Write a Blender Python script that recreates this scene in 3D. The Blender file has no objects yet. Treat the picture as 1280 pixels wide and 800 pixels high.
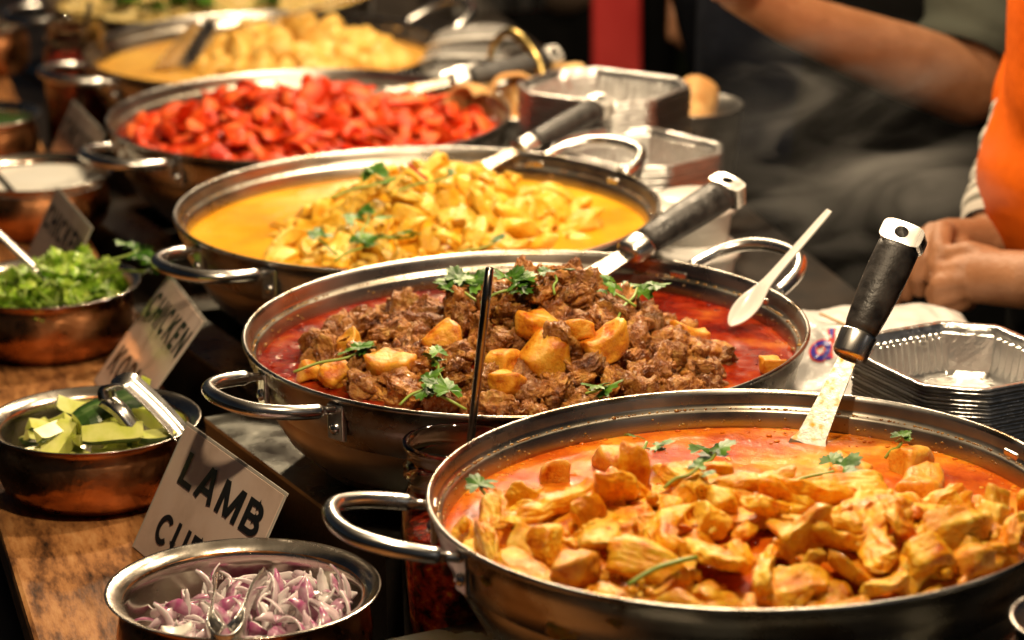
import bpy, bmesh, math, random
import numpy as np
from mathutils import Vector, Matrix, noise, Euler
from mathutils.bvhtree import BVHTree
R_ = math.radians
rnd = random.Random(7)
sc = bpy.context.scene
C = sc.collection

# ------------------------------------------------------------------ camera
FPX, TH, RO, CAMH = 4060.2, R_(16.894), R_(-0.84477), 0.88185
cr, sr = math.cos(RO), math.sin(RO)
fwd = Vector((0, math.cos(TH), -math.sin(TH)))
up0 = Vector((0, math.sin(TH), math.cos(TH)))
r0 = Vector((1, 0, 0))
cright, cup = r0*cr + up0*sr, up0*cr - r0*sr
cam = bpy.data.cameras.new('camera')
cam.sensor_width = 36.0
cam.lens = FPX/1280*36
cam.clip_start, cam.clip_end = 0.05, 200
cam.dof.use_dof = True
cam.dof.focus_distance = 2.72
cam.dof.aperture_fstop = cam.lens/1000/0.020
cam.dof.aperture_blades = 0
camo = bpy.data.objects.new('camera', cam)
camo.matrix_world = Matrix(((cright.x, cup.x, -fwd.x, 0), (cright.y, cup.y, -fwd.y, 0),
                            (cright.z, cup.z, -fwd.z, CAMH), (0, 0, 0, 1)))
C.objects.link(camo)
sc.camera = camo

def ray(px, py):
    x, y = (px-640)/FPX, (400-py)/FPX
    return fwd + cright*x + cup*y
def at(px, py, z):
    d = ray(px, py)
    return Vector((0, 0, CAMH)) + d*((z-CAMH)/d.z)
def aty(px, py, y):
    d = ray(px, py)
    return Vector((0, 0, CAMH)) + d*(y/d.y)

# ------------------------------------------------------------------ world, sun, lamps, exposure
W = bpy.data.worlds.new('World')
sc.world = W
W.use_nodes = True
nt = W.node_tree
sky = nt.nodes.new('ShaderNodeTexSky')
sky.sky_type = 'NISHITA'
sky.sun_disc = False
sky.sun_elevation = R_(30)
sky.sun_rotation = R_(140)
nt.links.new(sky.outputs[0], nt.nodes['Background'].inputs[0])
nt.nodes['Background'].inputs[1].default_value = 0.004
sun = bpy.data.lights.new('sun', 'SUN')
sun.energy, sun.angle, sun.color = 0.02, R_(0.5), (1, .95, .88)   # night: barely there
suno = bpy.data.objects.new('sun', sun)
suno.rotation_euler = (R_(60), 0, R_(40))
C.objects.link(suno)
sc.view_settings.view_transform = 'Standard'
sc.view_settings.look = 'None'
sc.view_settings.exposure = 0.0
# the stall's own warm bulbs, hung over the row of pans
for (lx, ly, lz, e) in ((0.0, 2.16, 1.0, 42), (0.30, 2.95, 0.88, 34), (0.10, 3.70, 0.92, 50), (-0.12, 4.55, 0.95, 46)):
    l = bpy.data.lights.new('stall_bulb', 'POINT')
    l.energy, l.color, l.shadow_soft_size = e, (1, .765, .49), 0.035
    o = bpy.data.objects.new('stall_bulb', l)
    o.location = (lx, ly, lz)
    C.objects.link(o)

# ------------------------------------------------------------------ helpers
def mesh(name, vs, fs, smooth=True):
    me = bpy.data.meshes.new(name)
    me.from_pydata([tuple(v) for v in vs], [], fs)
    me.update()
    if smooth:
        me.polygons.foreach_set('use_smooth', [True]*len(me.polygons))
    return me
def obj(name, me, m=None, parent=None, loc=None):
    o = bpy.data.objects.new(name, me)
    if m is not None and me is not None and not me.materials:
        for k in (m if isinstance(m, (list, tuple)) else [m]):
            me.materials.append(k)
    C.objects.link(o)
    if parent: o.parent = parent
    if loc is not None: o.location = loc
    return o
def tag(o, label=None, cat=None, group=None, kind=None):
    if label: o['label'] = label
    if cat: o['category'] = cat
    if group: o['group'] = group
    if kind: o['kind'] = kind
    return o
def empty(name, loc, label, cat, group=None, rz=0):
    o = bpy.data.objects.new(name, None)
    o.location = loc
    o.rotation_euler = (0, 0, rz)
    o.empty_display_size = .02
    C.objects.link(o)
    return tag(o, label, cat, group)

class MB:
    """collects shapes in one mesh"""
    def __init__(s): s.v, s.f, s.m = [], [], []
    def add(s, vs, fs, mi=0):
        n = len(s.v)
        s.v += [Vector(v) for v in vs]
        s.f += [tuple(i+n for i in f) for f in fs]
        s.m += [mi]*len(fs)
        return s
    def me(s, name, smooth=True):
        me = mesh(name, s.v, s.f, smooth)
        me.polygons.foreach_set('material_index', s.m)
        return me

def lathe(prof, n=96, closed=False):
    vs, fs = [], []
    for (r, z) in prof:
        for k in range(n):
            a = 2*math.pi*k/n
            vs.append((r*math.cos(a), r*math.sin(a), z))
    m = len(prof)
    for i in range(m-1 + (1 if closed else 0)):
        for k in range(n):
            a, b = i*n+k, i*n+(k+1) % n
            c, d = ((i+1) % m)*n+(k+1) % n, ((i+1) % m)*n+k
            fs.append((a, b, c, d))
    return vs, fs
def catmull(pts, n=6):
    P = [Vector(p) for p in pts]
    P = [P[0]*2-P[1]] + P + [P[-1]*2-P[-2]]
    out = []
    for i in range(1, len(P)-2):
        for k in range(n):
            t = k/n
            a, b, c, d = P[i-1], P[i], P[i+1], P[i+2]
            out.append(.5*((2*b)+(c-a)*t+(2*a-5*b+4*c-d)*t*t+(3*b-a-3*c+d)*t**3))
    out.append(P[-2])
    return out
def tube(path, rad, n=12, flat=1.0, cap=True, upv=None):
    """rad: number or list; flat squashes the section along its second axis"""
    P = [Vector(p) for p in path]
    m = len(P)
    rs = rad if isinstance(rad, (list, tuple)) else [rad]*m
    vs, fs = [], []
    t0 = (P[1]-P[0]).normalized()
    u = Vector(upv) if upv is not None else (Vector((0, 0, 1)) if abs(t0.z) < .9 else Vector((1, 0, 0)))
    for i in range(m):
        t = (P[min(i+1, m-1)]-P[max(i-1, 0)]).normalized()
        u = (u - t*u.dot(t)).normalized()
        w = t.cross(u)
        for k in range(n):
            a = 2*math.pi*k/n
            vs.append(P[i] + (w*math.cos(a) + u*math.sin(a)*flat)*rs[i])
    for i in range(m-1):
        for k in range(n):
            fs.append((i*n+k, i*n+(k+1) % n, (i+1)*n+(k+1) % n, (i+1)*n+k))
    if cap:
        fs.append(tuple(range(n))[::-1])
        fs.append(tuple((m-1)*n+k for k in range(n)))
    return vs, fs
def rbox(sx, sy, sz, b=0.003, seg=2):
    bm = bmesh.new()
    bmesh.ops.create_cube(bm, size=1)
    for v in bm.verts: v.co = Vector((v.co.x*sx, v.co.y*sy, v.co.z*sz))
    if b > 0: bmesh.ops.bevel(bm, geom=list(bm.edges), offset=b, segments=seg, affect='EDGES', profile=.5)
    vs = [v.co.copy() for v in bm.verts]
    bm.verts.index_update()
    fs = [tuple(v.index for v in f.verts) for f in bm.faces]
    bm.free()
    return vs, fs
def xf(shape, M):
    return [M @ Vector(v) for v in shape[0]], shape[1]
def frame(o, x, y):
    """matrix with origin o, x axis along x, y axis in the plane of x and y"""
    x = Vector(x).normalized(); z = x.cross(Vector(y)).normalized(); y = z.cross(x)
    return Matrix(((x.x, y.x, z.x, o[0]), (x.y, y.y, z.y, o[1]), (x.z, y.z, z.z, o[2]), (0, 0, 0, 1)))
def ico(sub):
    bm = bmesh.new()
    bmesh.ops.create_icosphere(bm, subdivisions=sub, radius=1)
    bm.verts.index_update()
    r = [v.co.copy() for v in bm.verts], [tuple(v.index for v in f.verts) for f in bm.faces]
    bm.free()
    return r
ICO = {k: ico(k) for k in (1, 2, 3, 4, 5)}
def fbm(p, o=4):
    s, a = 0, 1
    for _ in range(o):
        s += a*noise.noise(p); p = p*2.03 + Vector((3.1, 1.7, 5.3)); a *= .5
    return s

# ------------------------------------------------------------------ materials
def mat(name, col, rough=.5, metal=0.0, cols=None, nscale=20, ndetail=5, nrough=.55, bump=0, bscale=60, bdet=6,
        coat=0, crough=.1, sss=0, sssr=(1, .4, .2), trans=0, ior=1.45, rand=0, rvar=0, spec=.5, stretch=None, aniso=0,
        ramp=None, alpha=1, lo=.35, hi=.65):
    m = bpy.data.materials.new(name)
    m.use_nodes = True
    t = m.node_tree
    b = t.nodes['Principled BSDF']
    I = b.inputs
    I['Base Color'].default_value = (*col, 1)
    I['Roughness'].default_value = rough
    I['Metallic'].default_value = metal
    I['Coat Weight'].default_value = coat
    I['Coat Roughness'].default_value = crough
    I['Specular IOR Level'].default_value = spec
    I['IOR'].default_value = ior
    I['Transmission Weight'].default_value = trans
    I['Alpha'].default_value = alpha
    if sss:
        I['Subsurface Weight'].default_value = sss
        I['Subsurface Radius'].default_value = sssr
        I['Subsurface Scale'].default_value = .008
    if aniso: I['Anisotropic'].default_value = aniso
    tc = t.nodes.new('ShaderNodeTexCoord')
    vec = tc.outputs['Object']
    if stretch:
        mp = t.nodes.new('ShaderNodeMapping')
        mp.inputs['Scale'].default_value = stretch
        t.links.new(vec, mp.inputs[0]); vec = mp.outputs[0]
    if rand or cols:
        oi = t.nodes.new('ShaderNodeObjectInfo')
        ad = t.nodes.new('ShaderNodeVectorMath'); ad.operation = 'ADD'
        sc_ = t.nodes.new('ShaderNodeVectorMath'); sc_.operation = 'SCALE'
        cb = t.nodes.new('ShaderNodeCombineXYZ')
        for k in range(3): t.links.new(oi.outputs['Random'], cb.inputs[k])
        t.links.new(cb.outputs[0], sc_.inputs[0]); sc_.inputs['Scale'].default_value = 7.3
        t.links.new(vec, ad.inputs[0]); t.links.new(sc_.outputs[0], ad.inputs[1])
        vec = ad.outputs[0]
    if cols:
        n = t.nodes.new('ShaderNodeTexNoise')
        n.inputs['Scale'].default_value = nscale
        n.inputs['Detail'].default_value = ndetail
        n.inputs['Roughness'].default_value = nrough
        t.links.new(vec, n.inputs['Vector'])
        cr_ = t.nodes.new('ShaderNodeValToRGB')
        el = cr_.color_ramp.elements
        k = len(cols)
        while len(el) < k: el.new(.5)
        for i, c in enumerate(cols):
            el[i].position = lo + (hi-lo)*i/(k-1)
            el[i].color = (*c, 1)
        t.links.new(n.outputs['Fac'], cr_.inputs[0])
        out = cr_.outputs[0]
        if rand:
            hs = t.nodes.new('ShaderNodeHueSaturation')
            mr = t.nodes.new('ShaderNodeMapRange')
            mr.inputs['To Min'].default_value = 1-rand; mr.inputs['To Max'].default_value = 1+rand*.6
            t.links.new(oi.outputs['Random'], mr.inputs['Value'])
            t.links.new(mr.outputs[0], hs.inputs['Value'])
            t.links.new(out, hs.inputs['Color']); out = hs.outputs[0]
        t.links.new(out, I['Base Color'])
        if rvar:
            mr2 = t.nodes.new('ShaderNodeMapRange')
            mr2.inputs['To Min'].default_value = max(0, rough-rvar); mr2.inputs['To Max'].default_value = rough+rvar
            mr2.inputs['From Min'].default_value = .3; mr2.inputs['From Max'].default_value = .7
            t.links.new(n.outputs['Fac'], mr2.inputs['Value'])
            t.links.new(mr2.outputs[0], I['Roughness'])
    if bump:
        n2 = t.nodes.new('ShaderNodeTexNoise')
        n2.inputs['Scale'].default_value = bscale
        n2.inputs['Detail'].default_value = bdet
        n2.inputs['Roughness'].default_value = .6
        t.links.new(vec, n2.inputs['Vector'])
        bp = t.nodes.new('ShaderNodeBump')
        bp.inputs['Strength'].default_value = 1
        bp.inputs['Distance'].default_value = bump
        t.links.new(n2.outputs['Fac'], bp.inputs['Height'])
        t.links.new(bp.outputs[0], I['Normal'])
        if coat: t.links.new(bp.outputs[0], I['Coat Normal'])
    return m

M = {}
M['steel'] = mat('steel', (.52, .47, .41), .30, 1, cols=[(.26, .19, .12), (.44, .42, .39), (.54, .52, .49)], nscale=14, ndetail=8, rvar=.08, bump=.00012, bscale=900, bdet=2)
M['steel_in'] = mat('pan_interior', (.45, .38, .28), .3, 1, cols=[(.36, .31, .24), (.55, .51, .44)], nscale=9, rvar=.1)
M['polished'] = mat('polished_steel', (.66, .61, .55), .25, 1, cols=[(.60, .58, .55), (.72, .70, .67)], nscale=30, rvar=.05)
M['satin'] = mat('satin_steel', (.62, .58, .52), .30, 1, cols=[(.5, .48, .45), (.68, .66, .62)], nscale=60, rvar=.08, stretch=(1, 1, .1))
M['smeared'] = mat('sauce_smeared_steel', (.6, .55, .48), .40, 1, cols=[(.26, .25, .235), (.34, .31, .26), (.46, .25, .04)], nscale=110, ndetail=8, rvar=.14, lo=.38, hi=.70, bump=.0003, bscale=200)
M['copper'] = mat('hammered_copper', (.55, .22, .09), .32, 1, cols=[(.28, .10, .04), (.62, .25, .095), (.74, .34, .15)], nscale=24, rvar=.12, bump=.0012, bscale=70, bdet=2, lo=.3, hi=.66)
M['grip'] = mat('black_grip', (.02, .019, .018), .42, 0, cols=[(.012, .011, .011), (.045, .042, .04)], nscale=60, rvar=.12, bump=.0009, bscale=120, bdet=4, spec=.35)
M['foil'] = mat('foil', (.7, .69, .67), .30, 1, cols=[(.66, .65, .63), (.82, .81, .79)], nscale=40, bump=.0019, bscale=80, bdet=4)
M['residue'] = mat('dried_residue', (.3, .15, .03), .15, 0, cols=[(.2, .07, .01), (.42, .24, .05)], nscale=60, coat=.5)
M['white_plastic'] = mat('white_plastic', (.8, .78, .73), .28, 0, coat=.2, sss=.15, sssr=(1, .9, .8))
M['bag'] = mat('white_bag', (.74, .73, .71), .28, 0, cols=[(.68, .67, .65), (.8, .79, .77)], nscale=16, bump=.002, bscale=40, bdet=4)
M['ink_blue'] = mat('blue_print', (.03, .02, .35), .3)
M['ink_red'] = mat('red_print', (.75, .06, .03), .3)
M['ink_black'] = mat('black_print', (.012, .012, .012), .35)
M['card'] = mat('laminated_card', (.60, .52, .46), .22, 0, cols=[(.60, .43, .32), (.76, .57, .45), (.80, .63, .52)], nscale=11, coat=.5, crough=.08, bump=.0006, bscale=12, bdet=2)  # pinkish tint: warm reflection off the wooden board put into the colour
M['card_edge'] = mat('clear_laminate', (.55, .5, .42), .15, 0, coat=.5)
M['wood'] = mat('worn_counter_board', (.3, .16, .07), .5, 0, cols=[(.02, .011, .006), (.17, .068, .022), (.38, .165, .05), (.48, .24, .085)], nscale=48, ndetail=12, nrough=.72, rvar=.15, bump=.0012, bscale=45, bdet=8, stretch=(1, .22, 1), lo=.34, hi=.64)
M['table'] = mat('dark_table', (.03, .022, .017), .45, 0, cols=[(.010, .008, .007), (.030, .022, .016)], nscale=12, bump=.0006, bscale=80)
M['cooker'] = mat('cooker_steel', (.42, .42, .39), .3, 1, cols=[(.07, .06, .05), (.17, .17, .15), (.27, .27, .24)], nscale=16, ndetail=8, rvar=.14, bump=.0003, bscale=120)
M['ground'] = mat('ground', (.03, .028, .026), .7, 0, cols=[(.010, .009, .008), (.03, .027, .024)], nscale=3, bump=.01, bscale=12)
M['bounce_cloth'] = mat('bounce_fill_cloth', (.06, .057, .053), .9)  # for the added overhead sheet that bounces lamp light
M['sauce_front'] = mat('tomato_curry_sauce', (.5, .13, .02), .13, 0, cols=[(.36, .042, .004), (.54, .098, .005), (.66, .20, .010), (.75, .36, .03)], nscale=12, ndetail=9, nrough=.66, bump=.0011, bscale=170, bdet=8, spec=.16, sss=.05, sssr=(1, .35, .1), rvar=.05)
M['sauce_lamb'] = mat('red_lamb_gravy', (.2, .02, .008), .10, 0, cols=[(.07, .003, .0015), (.18, .009, .002), (.29, .028, .004), (.42, .11, .012)], nscale=16, ndetail=9, nrough=.66, bump=.0005, bscale=150, bdet=8, spec=.22, rvar=.05)
M['sauce_korma'] = mat('yellow_korma_sauce', (.72, .34, .03), .16, 0, cols=[(.66, .26, .010), (.76, .37, .018), (.80, .46, .04)], nscale=9, bump=.0006, bscale=90, bdet=6, spec=.3, sss=.1, sssr=(1, .6, .2))
M['sauce_red'] = mat('red_pan_liquor', (.35, .04, .02), .2, 0, cols=[(.3, .02, .006), (.45, .06, .015)], nscale=12, bump=.0008, spec=.3)
M['sauce_cream'] = mat('creamy_sauce', (.75, .5, .16), .25, 0, cols=[(.58, .28, .045), (.72, .43, .09)], nscale=9, bump=.001, spec=.3)
M['rice'] = mat('rice_mix', (.75, .6, .25), .45, 0, cols=[(.6, .42, .1), (.8, .66, .32)], nscale=40, bump=.003, bscale=100)
M['chicken'] = mat('curried_chicken', (.7, .34, .07), .30, 0, cols=[(.54, .090, .003), (.80, .29, .008), (.89, .49, .026), (.92, .67, .14)], nscale=42, ndetail=9, nrough=.72, bump=.0016, bscale=260, bdet=7, coat=.25, crough=.10, sss=.08, sssr=(1, .45, .15), rand=.18, rvar=.14, spec=.4, lo=.34, hi=.66)
M['korma_chicken'] = mat('korma_chicken', (.76, .46, .11), .30, 0, cols=[(.70, .33, .014), (.83, .51, .045), (.88, .62, .13)], nscale=40, ndetail=8, nrough=.66, bump=.0016, bscale=230, bdet=6, coat=.25, crough=.1, sss=.08, sssr=(1, .6, .25), rand=.14, rvar=.12, spec=.4)
M['lamb'] = mat('stewed_lamb', (.22, .085, .035), .30, 0, cols=[(.085, .018, .002), (.28, .082, .008), (.48, .19, .022), (.62, .36, .085)], nscale=80, ndetail=9, nrough=.7, bump=.0040, bscale=260, bdet=8, coat=.55, crough=.08, sss=.03, rand=.30, rvar=.18, spec=.45, lo=.32, hi=.68)
M['potato'] = mat('curried_potato', (.72, .36, .06), .34, 0, cols=[(.52, .11, .006), (.75, .30, .018), (.82, .44, .05)], nscale=42, ndetail=9, nrough=.66, bump=.0014, bscale=240, bdet=7, coat=.2, crough=.14, sss=.12, sssr=(1, .6, .2), rand=.12, rvar=.14, spec=.4, lo=.38, hi=.6)
M['red_meat'] = mat('bright_red_strip', (.72, .05, .03), .38, 0, cols=[(.40, .012, .003), (.70, .055, .006), (.80, .16, .03)], nscale=34, ndetail=7, bump=.0012, bscale=180, spec=.3, sss=.06, sssr=(1, .2, .1), rand=.24, rvar=.12)
M['cauli'] = mat('creamy_chunk', (.78, .56, .22), .4, 0, spec=.3, cols=[(.70, .38, .06), (.82, .56, .16)], nscale=30, bump=.0016, bscale=120, coat=.2, sss=.2, sssr=(1, .7, .3), rand=.1)
M['onion'] = mat('onion', (.78, .66, .64), .25, 0, coat=.3, sss=.3, sssr=(1, .7, .8))
M['leaf'] = mat('coriander', (.09, .22, .02), .38, 0, cols=[(.025, .085, .006), (.060, .17, .012), (.13, .28, .03)], nscale=60, bump=.0008, bscale=200, rand=.2)
M['stem'] = mat('coriander_stem', (.24, .36, .06), .35, 0, sss=.2)
M['herb'] = mat('chopped_herb', (.22, .40, .045), .38, 0, cols=[(.11, .26, .015), (.32, .52, .04), (.54, .66, .12)], nscale=70, rand=.2, coat=.15)
M['cuc_skin'] = mat('cucumber_skin', (.03, .10, .02), .3, 0, cols=[(.018, .055, .010), (.05, .12, .022), (.26, .36, .14)], nscale=40, stretch=(.25, 1.6, 1.6), coat=.3, lo=.38, hi=.72)
M['cuc_flesh'] = mat('cucumber_flesh', (.62, .66, .22), .25, 0, cols=[(.56, .62, .10), (.76, .77, .26)], nscale=40, coat=.3, sss=.3, sssr=(.8, 1, .3))
M['yogurt'] = mat('yogurt', (.78, .77, .70), .3, 0, cols=[(.74, .72, .64), (.8, .79, .73)], nscale=10, bump=.0006, bscale=30, coat=.2)
M['chilli'] = mat('chilli_oil_sauce', (.18, .01, .006), .16, 0, cols=[(.06, .004, .003), (.26, .012, .008), (.46, .04, .012), (.70, .22, .03)], nscale=95, ndetail=3, bump=.004, bscale=110, coat=.5, lo=.4, hi=.72)
M['bread'] = mat('flat_bread', (.72, .42, .15), .7, 0, cols=[(.60, .30, .09), (.78, .52, .22)], nscale=20, bump=.003, bscale=40)
M['wicker'] = mat('brass_handle', (.55, .40, .14), .3, 1)
M['skin'] = mat('skin', (.45, .22, .11), .45, 0, cols=[(.27, .115, .05), (.36, .17, .085)], nscale=24, ndetail=7, bump=.0012, bscale=190, bdet=6, sss=.10, sssr=(1, .35, .2))
M['nail'] = mat('fingernail', (.58, .34, .24), .25, 0, coat=.3)
M['orange'] = mat('orange_cotton', (.75, .14, .008), .8, 0, cols=[(.52, .082, .004), (.64, .115, .006)], nscale=8, bump=.004, bscale=14, bdet=3, spec=.08)
M['navy'] = mat('navy_cloth', (.012, .015, .024), .85, 0, cols=[(.004, .005, .008), (.010, .012, .019)], nscale=8, bump=.006, bscale=12, bdet=3, spec=.08)
M['black'] = mat('black_cloth', (.0035, .0035, .0035), .85, 0, bump=.006, bscale=10, bdet=3, spec=.08)
M['sage'] = mat('greygreen_cloth', (.055, .06, .048), .85, 0, bump=.004, bscale=16, bdet=3, spec=.08)
M['olive'] = mat('olive_cloth', (.11, .12, .055), .85, 0, bump=.006, bscale=12, spec=.08)
M['brown'] = mat('brown_cloth', (.17, .125, .09), .85, 0, bump=.006, bscale=12, spec=.08)
M['greycloth'] = mat('pale_grey_cloth', (.42, .37, .32), .85, 0, bump=.006, bscale=12, spec=.08)
M['hair'] = mat('dark_hair', (.015, .010, .008), .45)
M['red_paint'] = mat('red_paint', (.45, .03, .03), .4, 0, cols=[(.40, .022, .022), (.52, .045, .04)], nscale=6)
M['wood_stick'] = mat('wooden_stick', (.5, .33, .16), .6)

def glass(name, col, rough=.02):
    m = mat(name, col, rough, 0, trans=1, ior=1.46)
    return m
M['glass'] = glass('jar_glass', (.95, .80, .55))
M['clear'] = mat('clear_plastic', (.9, .88, .84), .12, 0, trans=.75, ior=1.2)

# onion: pale flesh, purple outer skin (stored per vertex: each slice keeps its own skin side)
def attr_mix(m, attr, c0, c1):
    t = m.node_tree
    a = t.nodes.new('ShaderNodeAttribute'); a.attribute_name = attr
    r = t.nodes.new('ShaderNodeValToRGB')
    r.color_ramp.elements[0].color = (*c0, 1); r.color_ramp.elements[1].color = (*c1, 1)
    r.color_ramp.elements[0].position = .55; r.color_ramp.elements[1].position = .95
    t.links.new(a.outputs['Fac'], r.inputs[0])
    t.links.new(r.outputs[0], t.nodes['Principled BSDF'].inputs['Base Color'])
attr_mix(M['onion'], 'skin', (.82, .75, .73), (.38, .09, .22))

# striped sleeve: printed knit stripes along the arm (local z)
m = mat('striped_knit', (.5, .47, .42), .85, 0, bump=.003, bscale=20)
t = m.node_tree
wv = t.nodes.new('ShaderNodeTexWave'); wv.bands_direction = 'Z'; wv.inputs['Scale'].default_value = 17; wv.inputs['Distortion'].default_value = .6
tcn = t.nodes.new('ShaderNodeTexCoord'); t.links.new(tcn.outputs['Object'], wv.inputs[0])
rp = t.nodes.new('ShaderNodeValToRGB')
rp.color_ramp.elements[0].color = (.13, .12, .09, 1); rp.color_ramp.elements[1].color = (.55, .52, .46, 1)
rp.color_ramp.elements[0].position = .3; rp.color_ramp.elements[1].position = .5
t.links.new(wv.outputs['Fac'], rp.inputs[0]); t.links.new(rp.outputs[0], t.nodes['Principled BSDF'].inputs['Base Color'])
M['stripes'] = m

# ------------------------------------------------------------------ setting
GZ, CZ, TZ = -1.04, -0.14, -0.205       # ground, counter board, cooker table
g = []
gs = mesh('ground', [(-60, -20, GZ), (60, -20, GZ), (60, 120, GZ), (-60, 120, GZ)], [(0, 1, 2, 3)], False)
tag(obj('ground', gs, M['ground']), kind='structure')
tv = Vector((-.245, .9695, 0))           # the row runs this way
nv = Vector((.9695, .245, 0))
def tn(n, s, z=0): return nv*n + tv*s + Vector((0, 0, z))
def slab(n0, n1, s0, s1, z0, z1, b=.004):
    c = tn((n0+n1)/2, (s0+s1)/2, (z0+z1)/2)
    return xf(rbox(n1-n0, s1-s0, z1-z0, b), frame(c, nv, tv))
# unseen cloth added overhead for soft bounce and something for the steel to reflect
cv = []
NX, NY = 12, 24
for j in range(NY+1):
    for i in range(NX+1):
        x, y = -1.3+2.8*i/NX, .9+5.2*j/NY
        cv.append((x, y, 1.62 - .12*math.cos(i/NX*math.pi*2)*.5 + .03*math.sin(j*1.7)))
cf = [(j*(NX+1)+i, j*(NX+1)+i+1, (j+1)*(NX+1)+i+1, (j+1)*(NX+1)+i) for j in range(NY) for i in range(NX)]
tag(obj('bounce_sheet', mesh('bounce_sheet', cv, cf), M['bounce_cloth']), kind='structure')

tb = empty('stall_table', tn(.8, 3.6, TZ), 'dark stall table carrying the cookers and the whole row of pans', 'table')
mb = MB(); mb.add(*slab(.17, 1.20, 1.9, 6.2, TZ-.04, TZ))
o = obj('tabletop', mb.me('tabletop', False), M['table'], tb); o.matrix_parent_inverse = Matrix.Translation(-tb.location)
for (n_, s_) in ((.25, 2.0), (1.14, 2.0), (.25, 6.1), (1.14, 6.1)):
    mb = MB(); mb.add(*slab(n_-.03, n_+.03, s_-.03, s_+.03, GZ, TZ-.041))
    o = obj('leg', mb.me('leg', False), M['table'], tb); o.matrix_parent_inverse = Matrix.Translation(-tb.location)

# the wooden board with the copper bowls on it
mb = MB(); mb.add(*slab(.222, .428, 1.95, 6.1, CZ-.035, CZ, .005))
bd = mb.me('counter_board', False)
cen = tn(.325, 4.0, CZ); 
for v in bd.vertices: v.co = frame(cen, nv, tv).inverted() @ v.co
bo = obj('counter_board', bd, M['wood']); bo.matrix_world = frame(cen, nv, tv)
tag(bo, 'worn brown wooden board under the copper bowls on the left', 'board')
mb = MB()
for s_ in (2.3, 3.4, 4.5, 5.6): mb.add(*slab(.24, .41, s_-.04, s_+.04, TZ+.001, CZ-.036, .003))
sp = mb.me('batten', False)
for v in sp.vertices: v.co = frame(cen, nv, tv).inverted() @ v.co
obj('batten', sp, M['table'], bo)
# raised serving shelf on the right (trays, bag)
mb = MB(); mb.add(*slab(.93, 1.22, 2.5, 6.0, TZ+.001, CZ, .004))
tag(obj('side_shelf', mb.me('side_shelf', False), M['table']), 'low dark shelf under the foil trays and the white bag', 'shelf')

# cookers: hollow steel frames, one under each pan
uv = Vector((.449, -.894, 0)); wv_ = Vector((.894, .449, 0))
PANS = [(.1778, 2.3213, .0396, .2453), (.0125, 2.7961, .0259, .2554), (-.0976, 3.2975, .0079, .2556),
        (-.2422, 3.8418, -.0186, .246), (-.3308, 4.3454, -.0435, .2477), (-.45, 4.86, -.066, .25)]
PD = .127
cook_lab = ['steel cooker frame under the orange chicken curry pan in front', 'steel cooker frame under the lamb curry pan',
            'steel cooker frame under the yellow korma pan', 'steel cooker frame under the pan of bright red strips',
            'steel cooker frame under the creamy sauce pan', 'steel cooker frame under the farthest pan']
def cooker(i):
    x, y, z, R = PANS[i]
    zt = z-PD-.006 if i > 1 else -.10
    zt = min(zt, -.10)
    if i == 1: A = Vector((-.294, 2.929, 0))
    elif i == 0: A = Vector((-.104, 2.372, 0))
    else: A = Vector((x, y, 0)) - uv*.215 - wv_*.235
    if i in (2,): A = Vector((x, y, 0)) - uv*.225 - wv_*.245
    L, Wd, s = .41, .44, .055
    if i == 0: L = .46
    c = A + uv*L/2 + wv_*Wd/2
    root = empty('gas_cooker', (c.x, c.y, TZ), cook_lab[i], 'cooker', 'cookers under the row of pans', 0)
    root.matrix_world = frame((c.x, c.y, TZ), wv_, -uv)
    h = zt-TZ
    # top: four mitred strips
    mb = MB()
    ox, oy = Wd/2, L/2
    ix, iy = ox-s, oy-s
    O = [(-ox, -oy), (ox, -oy), (ox, oy), (-ox, oy)]; I = [(-ix, -iy), (ix, -iy), (ix, iy), (-ix, iy)]
    for k in range(4):
        a, b = O[k], O[(k+1) % 4]; c2, d = I[(k+1) % 4], I[k]
        mb.add([(*a, h), (*b, h), (*c2, h), (*d, h), (*a, h-.004), (*b, h-.004), (*c2, h-.03), (*d, h-.03)],
               [(0, 1, 2, 3), (3, 2, 6, 7), (0, 4, 5, 1)])
    obj('top_frame', mb.me('top_frame', False), M['cooker'], root)
    mb = MB()
    for k in range(4):
        a, b = O[k], O[(k+1) % 4]
        q = .997
        mb.add([(a[0]*q, a[1]*q, h-.004), (b[0]*q, b[1]*q, h-.004), (b[0]*q, b[1]*q, .002), (a[0]*q, a[1]*q, .002)], [(0, 3, 2, 1)])
    obj('side_panel', mb.me('side_panel', False), M['table'], root)
    mb = MB()
    br = min(h-.012, .09)
    mb.add(*xf(lathe([(.03, .003), (.07, .003), (.075, br*.5), (.06, br*.5+.01), (.03, br*.5+.012), (.0, br*.5+.012)], 32), Matrix.Identity(4)))
    obj('burner', mb.me('burner'), M['table'], root)
    # pan supports: a cross of bars
    mb = MB()
    px_, py_ = [((Vector((x, y, 0))-c).dot(a_)) for a_ in (wv_, -uv)]
    for a_ in (.4, 2.2, 4.1, 5.5):
        e = Vector((px_ + .12*math.cos(a_), py_ + .12*math.sin(a_), z-PD-.006-TZ))
        mb.add(*tube([Vector((px_+.06*math.cos(a_), py_+.06*math.sin(a_), 0.002)), e], .004, 6))
    obj('trivet', mb.me('trivet'), M['table'], root)
for i in range(6): cooker(i)

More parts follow.
